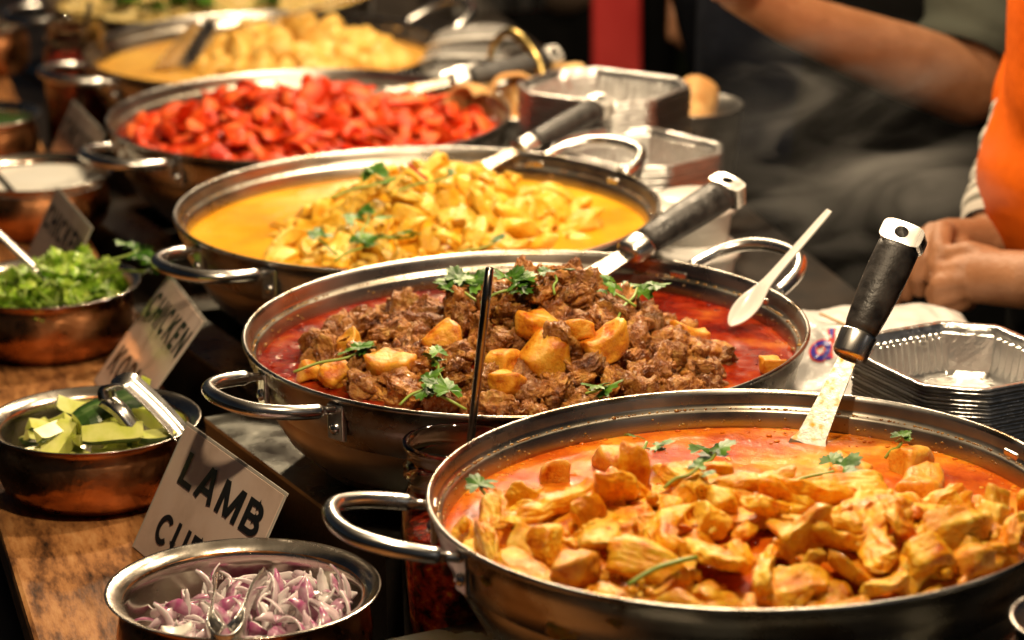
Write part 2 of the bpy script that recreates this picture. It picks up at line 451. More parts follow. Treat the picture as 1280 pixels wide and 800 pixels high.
# ------------------------------------------------------------------ pans
pan_lab = ['large steel pan of orange chicken curry, nearest of the row', 'steel pan of dark lamb and potato curry in red gravy',
           'steel pan of yellow chicken korma', 'steel pan heaped with bright red strips', 'steel pan of pale chunks in creamy sauce',
           'farthest pan, holding a yellow rice mix with green herbs']
hand_ang = [(192, 12), (216, 40), (222, 46), (220, 40), (205, 30), (200, 20)]
hand_tilt = [(.22, .3), (.12, .34), (.08, .26), (.1, .3), (.1, .5), (0, .5)]
DENT = 0.028
def handle_mesh(R, half, out, tilt):
    """loop handle for angle 0 (+x): root plates on the wall at +-half radians"""
    a = half
    z0 = -.012
    p0 = Vector((R*.985*math.cos(a), R*.985*math.sin(a), z0)); p1 = Vector((p0.x, -p0.y, z0))
    def q(f, y, lift=0): return Vector((R*.985*math.cos(a) + out*f, y, z0 + out*f*tilt + lift))
    w = p0.y
    pts = [p0, q(.14, w*1.0), q(.34, w*1.0), q(.62, w*.90), q(.86, w*.66), q(.97, w*.34), q(1.0, 0), q(.97, -w*.34), q(.86, -w*.66), q(.62, -w*.90), q(.34, -w*1.0), q(.14, -w), p1]
    path = catmull(pts, 7)
    n = len(path)
    rad = []
    for i in range(n):
        t = min(i, n-1-i)/n
        rad.append(.0038 if t < .085 else (.0038 + .0027*min(1, (t-.085)/.03)))
    return tube(path, rad, 14)
def build_pan(i):
    x, y, z, R = PANS[i]
    root = empty('curry_pan', (x, y, z), pan_lab[i], 'pan', 'steel pans in a row')
    P = [(0, -PD), (.50*R, -PD), (.66*R, -PD+.006), (.78*R, -PD+.022), (.875*R, -PD+.05), (.93*R, -PD+.078), (.958*R, -.036),
         (.966*R, -.026), (.966*R, -.022), (.980*R, -.016), (.982*R, -.005), (.992*R, -.0045), (.999*R, -.003), (R, -.0012), (.998*R, .0004), (.992*R, .001),
         (.986*R, .0003), (.979*R, -.003), (.973*R, -.010), (.968*R, -.0135), (.955*R, -.0145), (.948*R, -.0165), (.944*R, -.03),
         (.925*R, -.055), (.86*R, -.085), (.76*R, -.105), (.6*R, -.117), (0, -.119)]
    vs, fs = lathe(P, 144)
    me = mesh('body', vs, fs)
    ml = [0]*len(fs)
    for k in range(len(fs)):
        if k//144 >= 17: ml[k] = 1
    obj('body', me, [M['steel'], M['steel_in']], root)
    me.polygons.foreach_set('material_index', ml)
    for s_ in (0, 1):
        a = R_(hand_ang[i][s_])
        hm = mesh('handle', *handle_mesh(R, .235 if i else .24, .085 if i == 0 else .075, hand_tilt[i][s_]))
        h = obj('handle', hm, M['polished'], root); h.rotation_euler = (0, 0, a)
        for e in (-1, 1):
            ang = e*.235
            c = Vector((R*.976*math.cos(ang), R*.976*math.sin(ang), -.024))
            mb = MB()
            Mx = frame(c, (-math.sin(ang), math.cos(ang), 0), (0, 0, 1))
            mb.add(*xf(rbox(.019, .032, .005, .0015), Mx))
            br = obj('bracket', mb.me('bracket', False), M['satin'], h)
            mb = MB()
            mb.add(*xf((lambda L: L)(lathe([(.0, .0062), (.003, .006), (.0052, .0042), (.0055, .002)], 14)), frame(c + Vector((0, 0, -.005)), (-math.sin(ang), math.cos(ang), 0), (0, 0, 1))))
            rv = obj('rivet', mb.me('rivet'), M['polished'], h)
    # dried splashes and droplets along the inner ledge
    r = random.Random(50+i)
    mb = MB()
    for k in range([620, 560, 460, 160, 100, 40][i]):
        a = r.uniform(0, 2*math.pi)
        f = r.choice((0, 0, 0, 1))
        rr, zz = (.9615*R, -.0138) if f == 0 else (.9455*R, r.uniform(-.018, -.027))
        s_ = r.uniform(.0005, .0013)*(1.6 if r.random() < .1 else 1)
        c = Vector((rr*math.cos(a), rr*math.sin(a), zz))
        mb.add([c + Vector((v.x*s_*1.3, v.y*s_*1.3, v.z*s_*.7)) for v in ICO[1][0]], ICO[1][1])
    o = obj('splash', mb.me('splash'), M['residue'], root)
    tag(o, kind='stuff')
    return root
pan_root = [build_pan(i) for i in range(6)]

# heap height above the sauce, metres, at pan offset (dx, dy)
def g2(dx, dy, cx, cy, sx, sy): return math.exp(-((dx-cx)/sx)**2 - ((dy-cy)/sy)**2)
def T_front(dx, dy):
    h = .048*g2(dx, dy, .03, -.115, .215, .085) + .036*g2(dx, dy, -.065, -.01, .060, .05) + .020*g2(dx, dy, .02, -.015, .07, .05) + .012*g2(dx, dy, .10, -.03, .06, .06)
    h += .020*g2(dx, dy, -.165, -.02, .055, .045) + .010*g2(dx, dy, -.12, -.07, .05, .05) + .018*g2(dx, dy, .20, -.06, .06, .05)
    return h - .009
def T_lamb(dx, dy):
    h = .071*g2(dx, dy, .025, -.022, .092, .108) + .016*g2(dx, dy, -.05, -.05, .16, .14) + .009*g2(dx, dy, .12, -.06, .07, .08) + .014*g2(dx, dy, -.08, .08, .10, .07) + .010*g2(dx, dy, -.14, .0, .07, .08)
    return h - .010
def T_korma(dx, dy):
    h = .060*g2(dx, dy, .04, .035, .105, .09) + .024*g2(dx, dy, -.05, -.06, .10, .08) + .014*g2(dx, dy, .05, -.07, .06, .07) + .014*g2(dx, dy, -.05, .03, .08, .05)
    return h - .007
def T_red(dx, dy):
    return .043*g2(dx, dy, -.02, -.02, .22, .18) + .014*g2(dx, dy, -.05, .07, .07, .05) + .008*g2(dx, dy, .08, .0, .05, .05) - .008
def T_cream(dx, dy):
    return .050*g2(dx, dy, .03, .02, .10, .09) + .012*g2(dx, dy, .1, -.02, .08, .08) - .008
def T_rice(dx, dy): return .03*g2(dx, dy, 0, 0, .2, .2) + .002
TF = [T_front, T_lamb, T_korma, T_red, T_cream, T_rice]

def sauce(i, m, name, label, amp=.0012, fr=45, under=.0115):
    x, y, z, R = PANS[i]
    z0 = z-DENT
    NR, NA = 60, 180
    vs, fs = [(0, 0, max(0, TF[i](0, 0)-under))], []
    for j in range(1, NR+1):
        rr = R*.944*(j/NR)
        for k in range(NA):
            a = 2*math.pi*k/NA
            dx, dy = rr*math.cos(a), rr*math.sin(a)
            e = max(0, TF[i](dx, dy)-under)
            fade = min(1, (NR-j)/5)
            n_ = fbm(Vector((dx*fr, dy*fr, i*3.3)), 3)*amp*fade
            vs.append((dx, dy, e*min(1, (NR-j)/8) + n_ - (0.0012 if j == NR else 0)))
    for k in range(NA): fs.append((0, 1+k, 1+(k+1) % NA))
    for j in range(NR-1):
        for k in range(NA):
            a = 1+j*NA+k; b = 1+j*NA+(k+1) % NA
            fs.append((a, a+NA, b+NA, b))
    o = obj(name, mesh(name, vs, fs), m, None, (x, y, z0))
    tag(o, label, 'sauce')
    return o
sauce(0, M['sauce_front'], 'curry_sauce', 'oily orange red sauce around the chicken in the front pan', .0016, 60)
sauce(1, M['sauce_lamb'], 'curry_sauce', 'dark red oily gravy around the lamb and potatoes', .0016, 70, .008)
sauce(2, M['sauce_korma'], 'curry_sauce', 'smooth yellow korma sauce', .0010, 40)
sauce(3, M['sauce_red'], 'curry_sauce', 'thin red liquor under the bright red strips', .001, 40)
sauce(4, M['sauce_cream'], 'curry_sauce', 'pale creamy sauce in the pan behind the red strips', .0016, 40)

# ---- pieces of food
def poly_chunk(seed, size, sub=4, planes=9, p=9, namp=.05, nfr=2.2, fine=.015, warp=0, fibre=0, ridge=0):
    r = random.Random(seed)
    N, H = [], []
    for s in (1, -1):
        for ax in range(3):
            v = Vector((0, 0, 0)); v[ax] = s
            v += Vector((r.uniform(-.25, .25), r.uniform(-.25, .25), r.uniform(-.25, .25)))
            N.append(v.normalized()); H.append(r.uniform(.85, 1.05))
    for _ in range(planes-6):
        v = Vector((r.gauss(0, 1), r.gauss(0, 1), r.gauss(0, 1))).normalized()
        N.append(v); H.append(r.uniform(.85, 1.15))
    off = Vector((r.uniform(0, 50), r.uniform(0, 50), r.uniform(0, 50)))
    bend = r.uniform(-.38, .38)
    tw = r.uniform(-.5, .5)
    vs = []
    for d in ICO[sub][0]:
        s = sum((max(d.dot(n), 0)/h)**p for n, h in zip(N, H))
        rr = s**(-1/p)
        n_ = fbm(d*nfr + off, 4)
        rr *= 1 + namp*n_ + fine*noise.noise(d*nfr*5 + off)
        if ridge:
            rr *= 1 + ridge*abs(noise.noise(Vector((d.x*1.2, d.y*7, d.z*7)) + off)) - ridge*.5*abs(fbm(d*3.5+off, 3))
        q = d*rr
        ang = tw*q.x
        q = Vector((q.x, q.y*math.cos(ang)-q.z*math.sin(ang), q.y*math.sin(ang)+q.z*math.cos(ang)))
        q = Vector((q.x*size[0], q.y*size[1], q.z*size[2]))
        if fibre:
            f_ = noise.noise(Vector((q.x*70, q.y*420, q.z*420))+off) + .6*noise.noise(Vector((q.x*160, q.y*900, q.z*900))+off)
            q += d*fibre*f_
        if warp:
            w_ = q*75+off
            q += Vector((noise.noise(w_), noise.noise(w_+Vector((9, 4, 1))), noise.noise(w_+Vector((3, 8, 6)))))*warp
            w_ = q*190+off
            q += Vector((noise.noise(w_), noise.noise(w_+Vector((9, 4, 1))), noise.noise(w_+Vector((3, 8, 6)))))*warp*.33
        q.z += bend*q.x*q.x/size[0]
        q.y += bend*.6*q.x*q.x/size[0]
        vs.append(q)
    return mesh('piece', vs, ICO[sub][1])

def strip_piece(seed, L, w, h, curl=0, taper=.5, n=20, k=12, nz=.12):
    """a long soft strip, curled along its length"""
    r = random.Random(seed)
    off = Vector((r.uniform(0, 50),)*3)
    path, rad = [], []
    a = -curl/2
    p = Vector((0, 0, 0))
    for i in range(n+1):
        path.append(p.copy())
        t = i/n
        rad.append(w*(max(.0, 1-abs(2*t-1)**3.2)**.5*(1-taper*t*.6)+.02))
        p = p + Vector((math.cos(a), 0.25*math.sin(3*t+seed), math.sin(a)))*(L/n)
        a += curl/n
    c = sum(path, Vector())/len(path)
    path = [q-c for q in path]
    vs, fs = tube(path, rad, k, flat=h/w, upv=(0, 0, 1))
    vs = [v + Vector((0, noise.noise(v*90+off), noise.noise(v*90+off*2)))*nz*h for v in vs]
    return mesh('piece', vs, fs)

def place(me, name, loc, rot, s, label, cat, group, m):
    o = bpy.data.objects.new(name, me)
    if not me.materials: me.materials.append(m)
    C.objects.link(o)
    o.location = loc
    o.rotation_euler = rot
    o.scale = (s, s, s)
    return tag(o, label, cat, group)
def scatter(i, protos, name, label, cat, group, m, spacing, thick, tilt=.35, thr=.004, seed=1, srange=(.8, 1.15), layers=(0,), rmax=.90, avoid=(), maxn=300, dens=None):
    x, y, z, R = PANS[i]
    r = random.Random(seed)
    cnt = 0
    for li, lift in enumerate(layers):
        pts = []
        for _ in range(6000):
            a, q = r.uniform(0, 2*math.pi), math.sqrt(r.random())*rmax*R
            dx, dy = q*math.cos(a), q*math.sin(a)
            T = TF[i](dx, dy)
            if T < thr: continue
            if dens and r.random() > dens(dx, dy): continue
            sp = spacing*(1.0 if li == 0 else 1.55)
            if any((dx-u)**2+(dy-v)**2 < sp*sp for u, v in pts): continue
            if any((x+dx-u.x)**2+(y+dy-u.y)**2 < (sp*.8)**2 for u in avoid): continue
            pts.append((dx, dy))
        for (dx, dy) in pts:
            yaw = r.uniform(0, 6.28)
            if math.hypot(dx, dy) > .70*R: yaw = math.atan2(dy, dx)+math.pi/2+r.uniform(-.35, .35)
            if cnt >= maxn: return
            T = TF[i](dx, dy)
            e = .01
            gx, gy = (TF[i](dx+e, dy)-TF[i](dx-e, dy))/(2*e), (TF[i](dx, dy+e)-TF[i](dx, dy-e))/(2*e)
            nrm = Vector((-gx*.8, -gy*.8, 1)).normalized()
            qn = Vector((0, 0, 1)).rotation_difference(nrm)
            rot = (qn.to_matrix() @ Euler((r.gauss(0, tilt), r.gauss(0, tilt), 0)).to_matrix() @ Euler((r.choice((0, math.pi)), 0, r.uniform(0, 6.28))).to_matrix()).to_euler()
            rot = (qn.to_matrix() @ Euler((0, 0, yaw)).to_matrix() @ Euler((r.gauss(0, tilt*1.4), r.gauss(0, tilt), 0)).to_matrix()).to_euler()
            zz = z-DENT+max(T, 0)-thick*.35+lift*thick+r.uniform(-.25, .25)*thick
            rr = math.hypot(dx, dy)
            place(r.choice(protos), name, (x+dx, y+dy, zz), rot, r.uniform(*srange), label, cat, group, m)
            cnt += 1
def on_heap(i, px, py, lift=0):
    """where the line of sight meets the heap in pan i"""
    x, y, z, R = PANS[i]
    d = ray(px, py); o = Vector((0, 0, CAMH))
    t = (z+.09-CAMH)/d.z
    for _ in range(600):
        q = o + d*t
        if q.z <= z-DENT+max(0, TF[i](q.x-x, q.y-y))+lift: break
        t += .0008
    return q

# potatoes (placed where the photo shows them, on the heaps)
potP = [poly_chunk(300+k, (.0185, .016, .014), 4, 9, 12, .05, 2.0, .012, warp=.0014) for k in range(6)]
pots_lamb = [(666, 409, 1.0), (673, 447, 1.08), (722, 412, .9), (752, 436, 1.1), (628, 452, .95), (634, 486, 1.05), (493, 463, 1.2), (548, 427, 1.0), (416, 467, 1.0), (866, 425, .9), (388, 464, .7), (438, 432, .8), (963, 458, .7)]
avoid_l = []
for k, (px, py, s) in enumerate(pots_lamb):
    q = on_heap(1, px, py, .006)
    avoid_l.append(q)
    place(potP[k % 6], 'potato_chunk', q, (rnd.uniform(-.4, .4), rnd.uniform(-.4, .4), rnd.uniform(0, 6)), s*.86,
          'yellow potato chunk among the lamb pieces', 'potato', 'potato chunks in the lamb curry', M['potato'])
pots_front = [(765, 575, 1.0), (1150, 622, 1.15), (1142, 577, .95), (720, 716, .9), (1060, 600, .9), (690, 590, .6), (1215, 700, .8)]
avoid_f = []
for k, (px, py, s) in enumerate(pots_front):
    q = on_heap(0, px, py, .006)
    avoid_f.append(q)
    place(potP[(k+2) % 6], 'potato_chunk', q, (rnd.uniform(-.3, .3), rnd.uniform(-.3, .3), rnd.uniform(0, 6)), s,
          'yellow potato chunk in the orange chicken curry', 'potato', 'potato chunks in the chicken curry', M['potato'])

def dims(k, a, b, c):
    q = random.Random(k*7+3)
    return (q.uniform(*a), q.uniform(*b), q.uniform(*c))
chk = [poly_chunk(100+k, dims(k, (.019, .036), (.0100, .0160), (.0046, .0072)) if k % 4 else dims(k, (.013, .018), (.010, .014), (.008, .011)), 5, 11, 11, .08, 1.7, .01, warp=.0030 if k % 2 else .0014, fibre=.0006) for k in range(20)]
scatter(0, chk, 'chicken_piece', 'orange chicken piece heaped in the front pan', 'chicken', 'chicken pieces in the front curry pan', M['chicken'],
        0.0235, .0165, tilt=.42, thr=.0025, seed=11, layers=(0, .75), avoid=avoid_f, srange=(.7, 1.25), maxn=178)
lam = [poly_chunk(200+k, dims(k+40, (.009, .020), (.0085, .013), (.007, .011)), 5, 10, 9, .16, 2.4, .05, warp=.0042, fibre=.0009, ridge=.18) for k in range(18)]
scatter(1, lam, 'lamb_piece', 'brown stewed lamb piece heaped in the red gravy', 'lamb', 'lamb pieces in the lamb curry pan', M['lamb'],
        .0168, .0165, tilt=.7, thr=.003, seed=12, layers=(0, .6), avoid=avoid_l, srange=(.7, 1.25), maxn=290)
kor = [poly_chunk(400+k, dims(k+80, (.016, .034), (.0095, .0155), (.0055, .0085)), 4, 10, 13, .07, 1.7, .01, warp=.0026 if k % 3 == 0 else .0013, fibre=.0005) for k in range(16)]
scatter(2, kor, 'chicken_piece', 'pale yellow chicken piece heaped in the korma pan', 'chicken', 'chicken pieces in the korma pan', M['korma_chicken'],
        .0218, .0165, tilt=.42, thr=.003, seed=13, layers=(0, .7), srange=(.75, 1.2), maxn=120)
redp = [strip_piece(500+k, random.Random(k).uniform(.036, .068), random.Random(k+5).uniform(.0085, .0145), random.Random(k+9).uniform(.0026, .0044), random.Random(k+3).uniform(-1.9, 1.9), nz=.45) for k in range(14)]
scatter(3, redp, 'meat_strip', 'bright red cooked strip heaped in its pan', 'food strip', 'bright red strips in the fourth pan', M['red_meat'],
        .0195, .016, tilt=.36, thr=.004, seed=14, layers=(0, .9), srange=(.85, 1.2), maxn=290, rmax=.86)
cau = [poly_chunk(600+k, (.026, .022, .019), 3, 9, 8, .16, 2.4, .05) for k in range(6)]
scatter(4, cau, 'vegetable_chunk', 'pale chunk in the creamy sauce', 'vegetable', 'pale chunks in the creamy pan', M['cauli'],
        .034, .02, tilt=.5, thr=.004, seed=15, layers=(0, .6), srange=(.7, 1.2), maxn=80)
def crumbs(i, n, smin, smax, name, label, cat, m, seed, dens=None, thr=.002, up=.012, flat=.7, sub=2):
    x, y, z, R = PANS[i]
    r = random.Random(seed)
    mb = MB()
    k = 0
    while k < n:
        a, q = r.uniform(0, 2*math.pi), math.sqrt(r.random())*.91*R
        dx, dy = q*math.cos(a), q*math.sin(a)
        T = TF[i](dx, dy)
        if T < thr or (dens and r.random() > dens(dx, dy)): continue
        k += 1
        s_ = r.uniform(smin, smax)
        off = Vector((r.uniform(0, 90), r.uniform(0, 90), 0))
        Mx = Matrix.Translation((dx, dy, max(T, 0)+r.uniform(-.25, .8)*up)) @ Euler((r.uniform(0, 6), r.uniform(0, 6), r.uniform(0, 6))).to_matrix().to_4x4() @ Matrix.Diagonal((s_*r.uniform(.8, 1.7), s_*r.uniform(.6, 1), s_*flat, 1))
        mb.add([Mx @ (v*(1+.55*noise.noise(v*1.8+off))) for v in ICO[sub][0]], ICO[sub][1])
    o = obj(name, mb.me(name), m, None, (x, y, z-DENT))
    return tag(o, label, cat, kind='stuff')
crumbs(1, 300, .0025, .0058, 'lamb_crumbs', 'small crumbs of minced lamb between the larger lamb pieces', 'lamb', M['lamb'], 31)
crumbs(0, 130, .0025, .0060, 'chicken_shreds', 'small shreds of orange chicken between the larger pieces', 'chicken', M['chicken'], 32)
crumbs(2, 80, .0028, .0058, 'korma_shreds', 'small shreds of chicken between the korma pieces', 'chicken', M['korma_chicken'], 33)
def bubbles(i, n, name, label, m, seed, dens, smin=.0004, smax=.0028):
    x, y, z, R = PANS[i]
    r = random.Random(seed)
    mb = MB(); k = 0
    for _ in range(n*40):
        if k >= n: break
        a, q = r.uniform(0, 2*math.pi), math.sqrt(r.random())*.93*R
        dx, dy = q*math.cos(a), q*math.sin(a)
        T = TF[i](dx, dy)
        if T > .012 or r.random() > dens(dx, dy): continue
        k += 1
        s_ = smin+(smax-smin)*r.random()**2.5
        c = Vector((dx, dy, max(0, T-.0115)))
        mb.add([c+Vector((v.x*s_, v.y*s_, v.z*s_*.4)) for v in ICO[2][0]], ICO[2][1])
    o = obj(name, mb.me(name), m, None, (x, y, z-DENT))
    return tag(o, label, 'foam', kind='stuff')
bubbles(0, 900, 'sauce_bubbles', 'bubbles and oil beads on the orange sauce of the front pan', M['sauce_front'], 41, lambda dx, dy: .06 + .94*g2(dx, dy, -.19, -.05, .07, .09) + .9*(1 if math.hypot(dx, dy) > .215 else 0))
bubbles(1, 1100, 'sauce_bubbles', 'bubbles and oil beads on the dark red lamb gravy', M['sauce_lamb'], 42, lambda dx, dy: .12 + .85*g2(dx, dy, -.16, -.03, .1, .1) + .9*(1 if math.hypot(dx, dy) > .225 else 0))
# farthest pan: rice mix, one mass with grains
x, y, z, R = PANS[5]
mb = MB(); r = random.Random(3)
NR, NA = 30, 90
vs, fs = [(0, 0, T_rice(0, 0))], []
for j in range(1, NR+1):
    for k in range(NA):
        a = 2*math.pi*k/NA; rr = .944*R*j/NR; dx, dy = rr*math.cos(a), rr*math.sin(a)
        vs.append((dx, dy, T_rice(dx, dy)*min(1, (NR-j)/4) + .005*noise.noise(Vector((dx*40, dy*40, 0)))))
for k in range(NA): fs.append((0, 1+k, 1+(k+1) % NA))
for j in range(NR-1):
    for k in range(NA):
        a, b = 1+j*NA+k, 1+j*NA+(k+1) % NA; fs.append((a, a+NA, b+NA, b))
mb.add(vs, fs)
for _ in range(900):
    a, q = r.uniform(0, 6.28), math.sqrt(r.random())*.9*R
    dx, dy = q*math.cos(a), q*math.sin(a)
    Mx = Matrix.Translation((dx, dy, T_rice(dx, dy)+.003)) @ Euler((r.uniform(-.6, .6), r.uniform(-.6, .6), r.uniform(0, 6))).to_matrix().to_4x4() @ Matrix.Diagonal((.009, .0035, .0035, 1))
    mb.add(*xf(ICO[1], Mx))
o = obj('rice_mix', mb.me('rice_mix'), M['rice'], None, (x, y, z-DENT))
tag(o, 'yellow rice mix filling the farthest pan', 'rice', kind='stuff')

# ------------------------------------------------------------------ coriander
def leaf_shape(seed, s):
    """one coriander leaflet: three toothed lobes on a short stalk, cupped"""
    r = random.Random(seed)
    out = []
    n = 40
    for k in range(n+1):
        a = -2.35 + 4.7*k/n
        lobes = .62 + .38*abs(math.cos(a*1.5))**.8
        teeth = 1 + .13*math.sin(a*15+r.uniform(-.3, .3))
        rr = s*lobes*teeth*(1 - .12*abs(a)/2.3)
        out.append((rr*math.cos(a)+s*.1, rr*math.sin(a)))
    vs, fs = [Vector((0, 0, 0))], []
    cup, ph = r.uniform(.15, .6), r.uniform(0, 6)
    for f in (.4, .72, 1):
        for (x_, y_) in out:
            p = Vector((x_*f, y_*f, 0))
            d = p.length/s
            p.z = s*(-.30*cup*d*d + .10*math.sin(3*math.atan2(y_, x_)+ph)*d + .05*abs(math.sin(4.5*math.atan2(y_, x_)))*d)
            vs.append(p)
    m_ = len(out)
    for k in range(m_-1): fs.append((0, 1+k, 2+k))
    for q in range(2):
        for k in range(m_-1): fs.append((1+q*m_+k, 1+(q+1)*m_+k, 2+(q+1)*m_+k, 2+q*m_+k))
    return vs, fs
LEAF = [mesh('leaf', *leaf_shape(k, .012)) for k in range(8)]
for l_ in LEAF: l_.materials.append(M['leaf'])
def sprig(loc, yaw, nleaf, s, label, group, stem_len=.03, lift=.6, name='coriander_sprig', tiltv=(0, 0)):
    r = random.Random(hash((round(loc[0], 3), round(loc[1], 3))) & 0xffff)
    root = empty(name, loc, label, 'coriander', group)
    root.rotation_euler = (tiltv[0], tiltv[1], yaw)
    L = stem_len
    path = catmull([(-L, 0, -.004), (-L*.5, .002, .002), (0, 0, .005), (L*.35, .002, .009)], 4)
    obj('stem', mesh('stem', *tube(path, [.0013]*len(path), 6)), M['stem'], root)
    for k in range(nleaf+1):
        o = bpy.data.objects.new('leaf', r.choice(LEAF)); C.objects.link(o); o.parent = root
        a = r.uniform(-1.6, 1.6) if k else 0
        o.location = (L*.30*math.cos(a)-.002+r.uniform(-.006, .008), L*.30*math.sin(a)+r.uniform(-.006, .006), .008+r.uniform(-.002, .007))
        o.rotation_euler = (r.gauss(0, .4*lift), r.gauss(-.25, .4*lift), a)
        q = s*r.uniform(.75, 1.2); o.scale = (q, q, q)
    return root
SL = [  # lamb pan: px, py, yaw, leaves, scale, stem, label
 (580, 366, 2.2, 13, 1.15, .05, 'big bunch of coriander left of the steel spoon on the lamb'),
 (640, 362, .4, 10, 1.15, .03, 'coriander bunch just right of the steel spoon on the lamb'),
 (696, 352, 1.4, 1, .9, .012, 'single upright coriander leaf beside the spatula blade'),
 (792, 372, 1.2, 3, 1.35, .045, 'tall coriander sprig with long stem, right of the lamb spatula'),
 (770, 368, 2.6, 2, .9, .02, 'folded coriander leaf left of the tall sprig'),
 (430, 449, .2, 3, 1.2, .045, 'pale coriander sprig lying on gravy at the left of the lamb pan'),
 (548, 457, 1.8, 2, .9, .02, 'small coriander sprig standing beside the big left potato'),
 (530, 488, .6, 2, 1.1, .025, 'coriander leaves below the big left potato at the pan edge'),
 (555, 498, 2.8, 2, 1.1, .02, 'coriander leaf at the near rim of the lamb pan'),
 (745, 490, .1, 2, 1.3, .02, 'bright coriander leaf low on the lamb near the front pan rim')]
for (px, py, yaw, n_, s_, L, lab) in SL:
    q = on_heap(1, px, py+6, .014)
    sprig(q, yaw, n_, s_, lab, 'coriander on the lamb curry', L)
SFr = [(803, 566, 1.0, 3, 1.1, .03, 'coriander sprig on top of the chicken heap, left of centre'),
 (888, 578, .6, 2, 1.1, .02, 'coriander leaves near the middle of the front pan'),
 (1042, 592, .3, 3, 1.15, .05, 'coriander leaf with stem below the front spatula'),
 (608, 622, 2.0, 2, 1.0, .02, 'wet coriander leaf at the left edge of the front pan'),
 (862, 596, .2, 1, .6, .02, 'scrap of coriander between chicken pieces in the middle'),
 (1122, 562, .0, 1, .7, .01, 'dark leaf scrap floating right of the front spatula')]
for (px, py, yaw, n_, s_, L, lab) in SFr:
    q = on_heap(0, px, py+5, .012)
    sprig(q, yaw, n_, s_, lab, 'coriander on the chicken curry', L)
q = on_heap(0, 830, 716, .016)
tag(obj('herb_stalk', mesh('stalk', *tube(catmull([(-.026, -.012, -.004), (-.008, -.004, .004), (.010, .006, .006), (.024, .014, .006)], 4), .0019, 8)), M['stem'], None, q),
    'bare green stem lying across chicken at the near edge of front pan', 'coriander')
SK = [(470, 232, .4, 3, 1.3, .05, 'pale coriander sprig at the back of the korma heap'),
 (460, 280, 1.4, 3, 1.1, .04, 'tall coriander sprig on the left of the korma heap'),
 (452, 312, .5, 3, 1.2, .03, 'dark coriander leaves near the front of the korma pan'),
 (405, 306, 2.4, 2, 1.0, .02, 'small coriander leaf at the left front of the korma'),
 (498, 300, -.5, 2, 1.1, .05, 'coriander stem with dark leaf across the korma middle'),
 (602, 312, .2, 2, 1.0, .04, 'coriander leaf and stem at the near korma rim'),
 (545, 228, .1, 1, .5, .04, 'thin coriander stem on top of the korma heap')]
for (px, py, yaw, n_, s_, L, lab) in SK:
    q = on_heap(2, px, py+4, .014)
    sprig(q, yaw, n_, s_, lab, 'coriander on the korma', L)
q = on_heap(2, 520, 218, .02)
tag(obj('carrot_shred', mesh('shred', *tube(catmull([(-.008, 0, .012), (0, 0, .004), (.012, 0, -.006)], 4), .0018, 7)), M['red_paint'], None, q), 'thin red shred on top of the korma heap', 'vegetable shred')
for k, (px, py) in enumerate(((215, 8), (240, 3), (265, 10), (190, 14), (150, 6), (330, 6))):
    q = on_heap(5, px, py, .008)
    sprig(q, k*1.3, 5, 1.7, 'green herb garnish on the far rice mix', 'herbs on the far rice mix', .03)

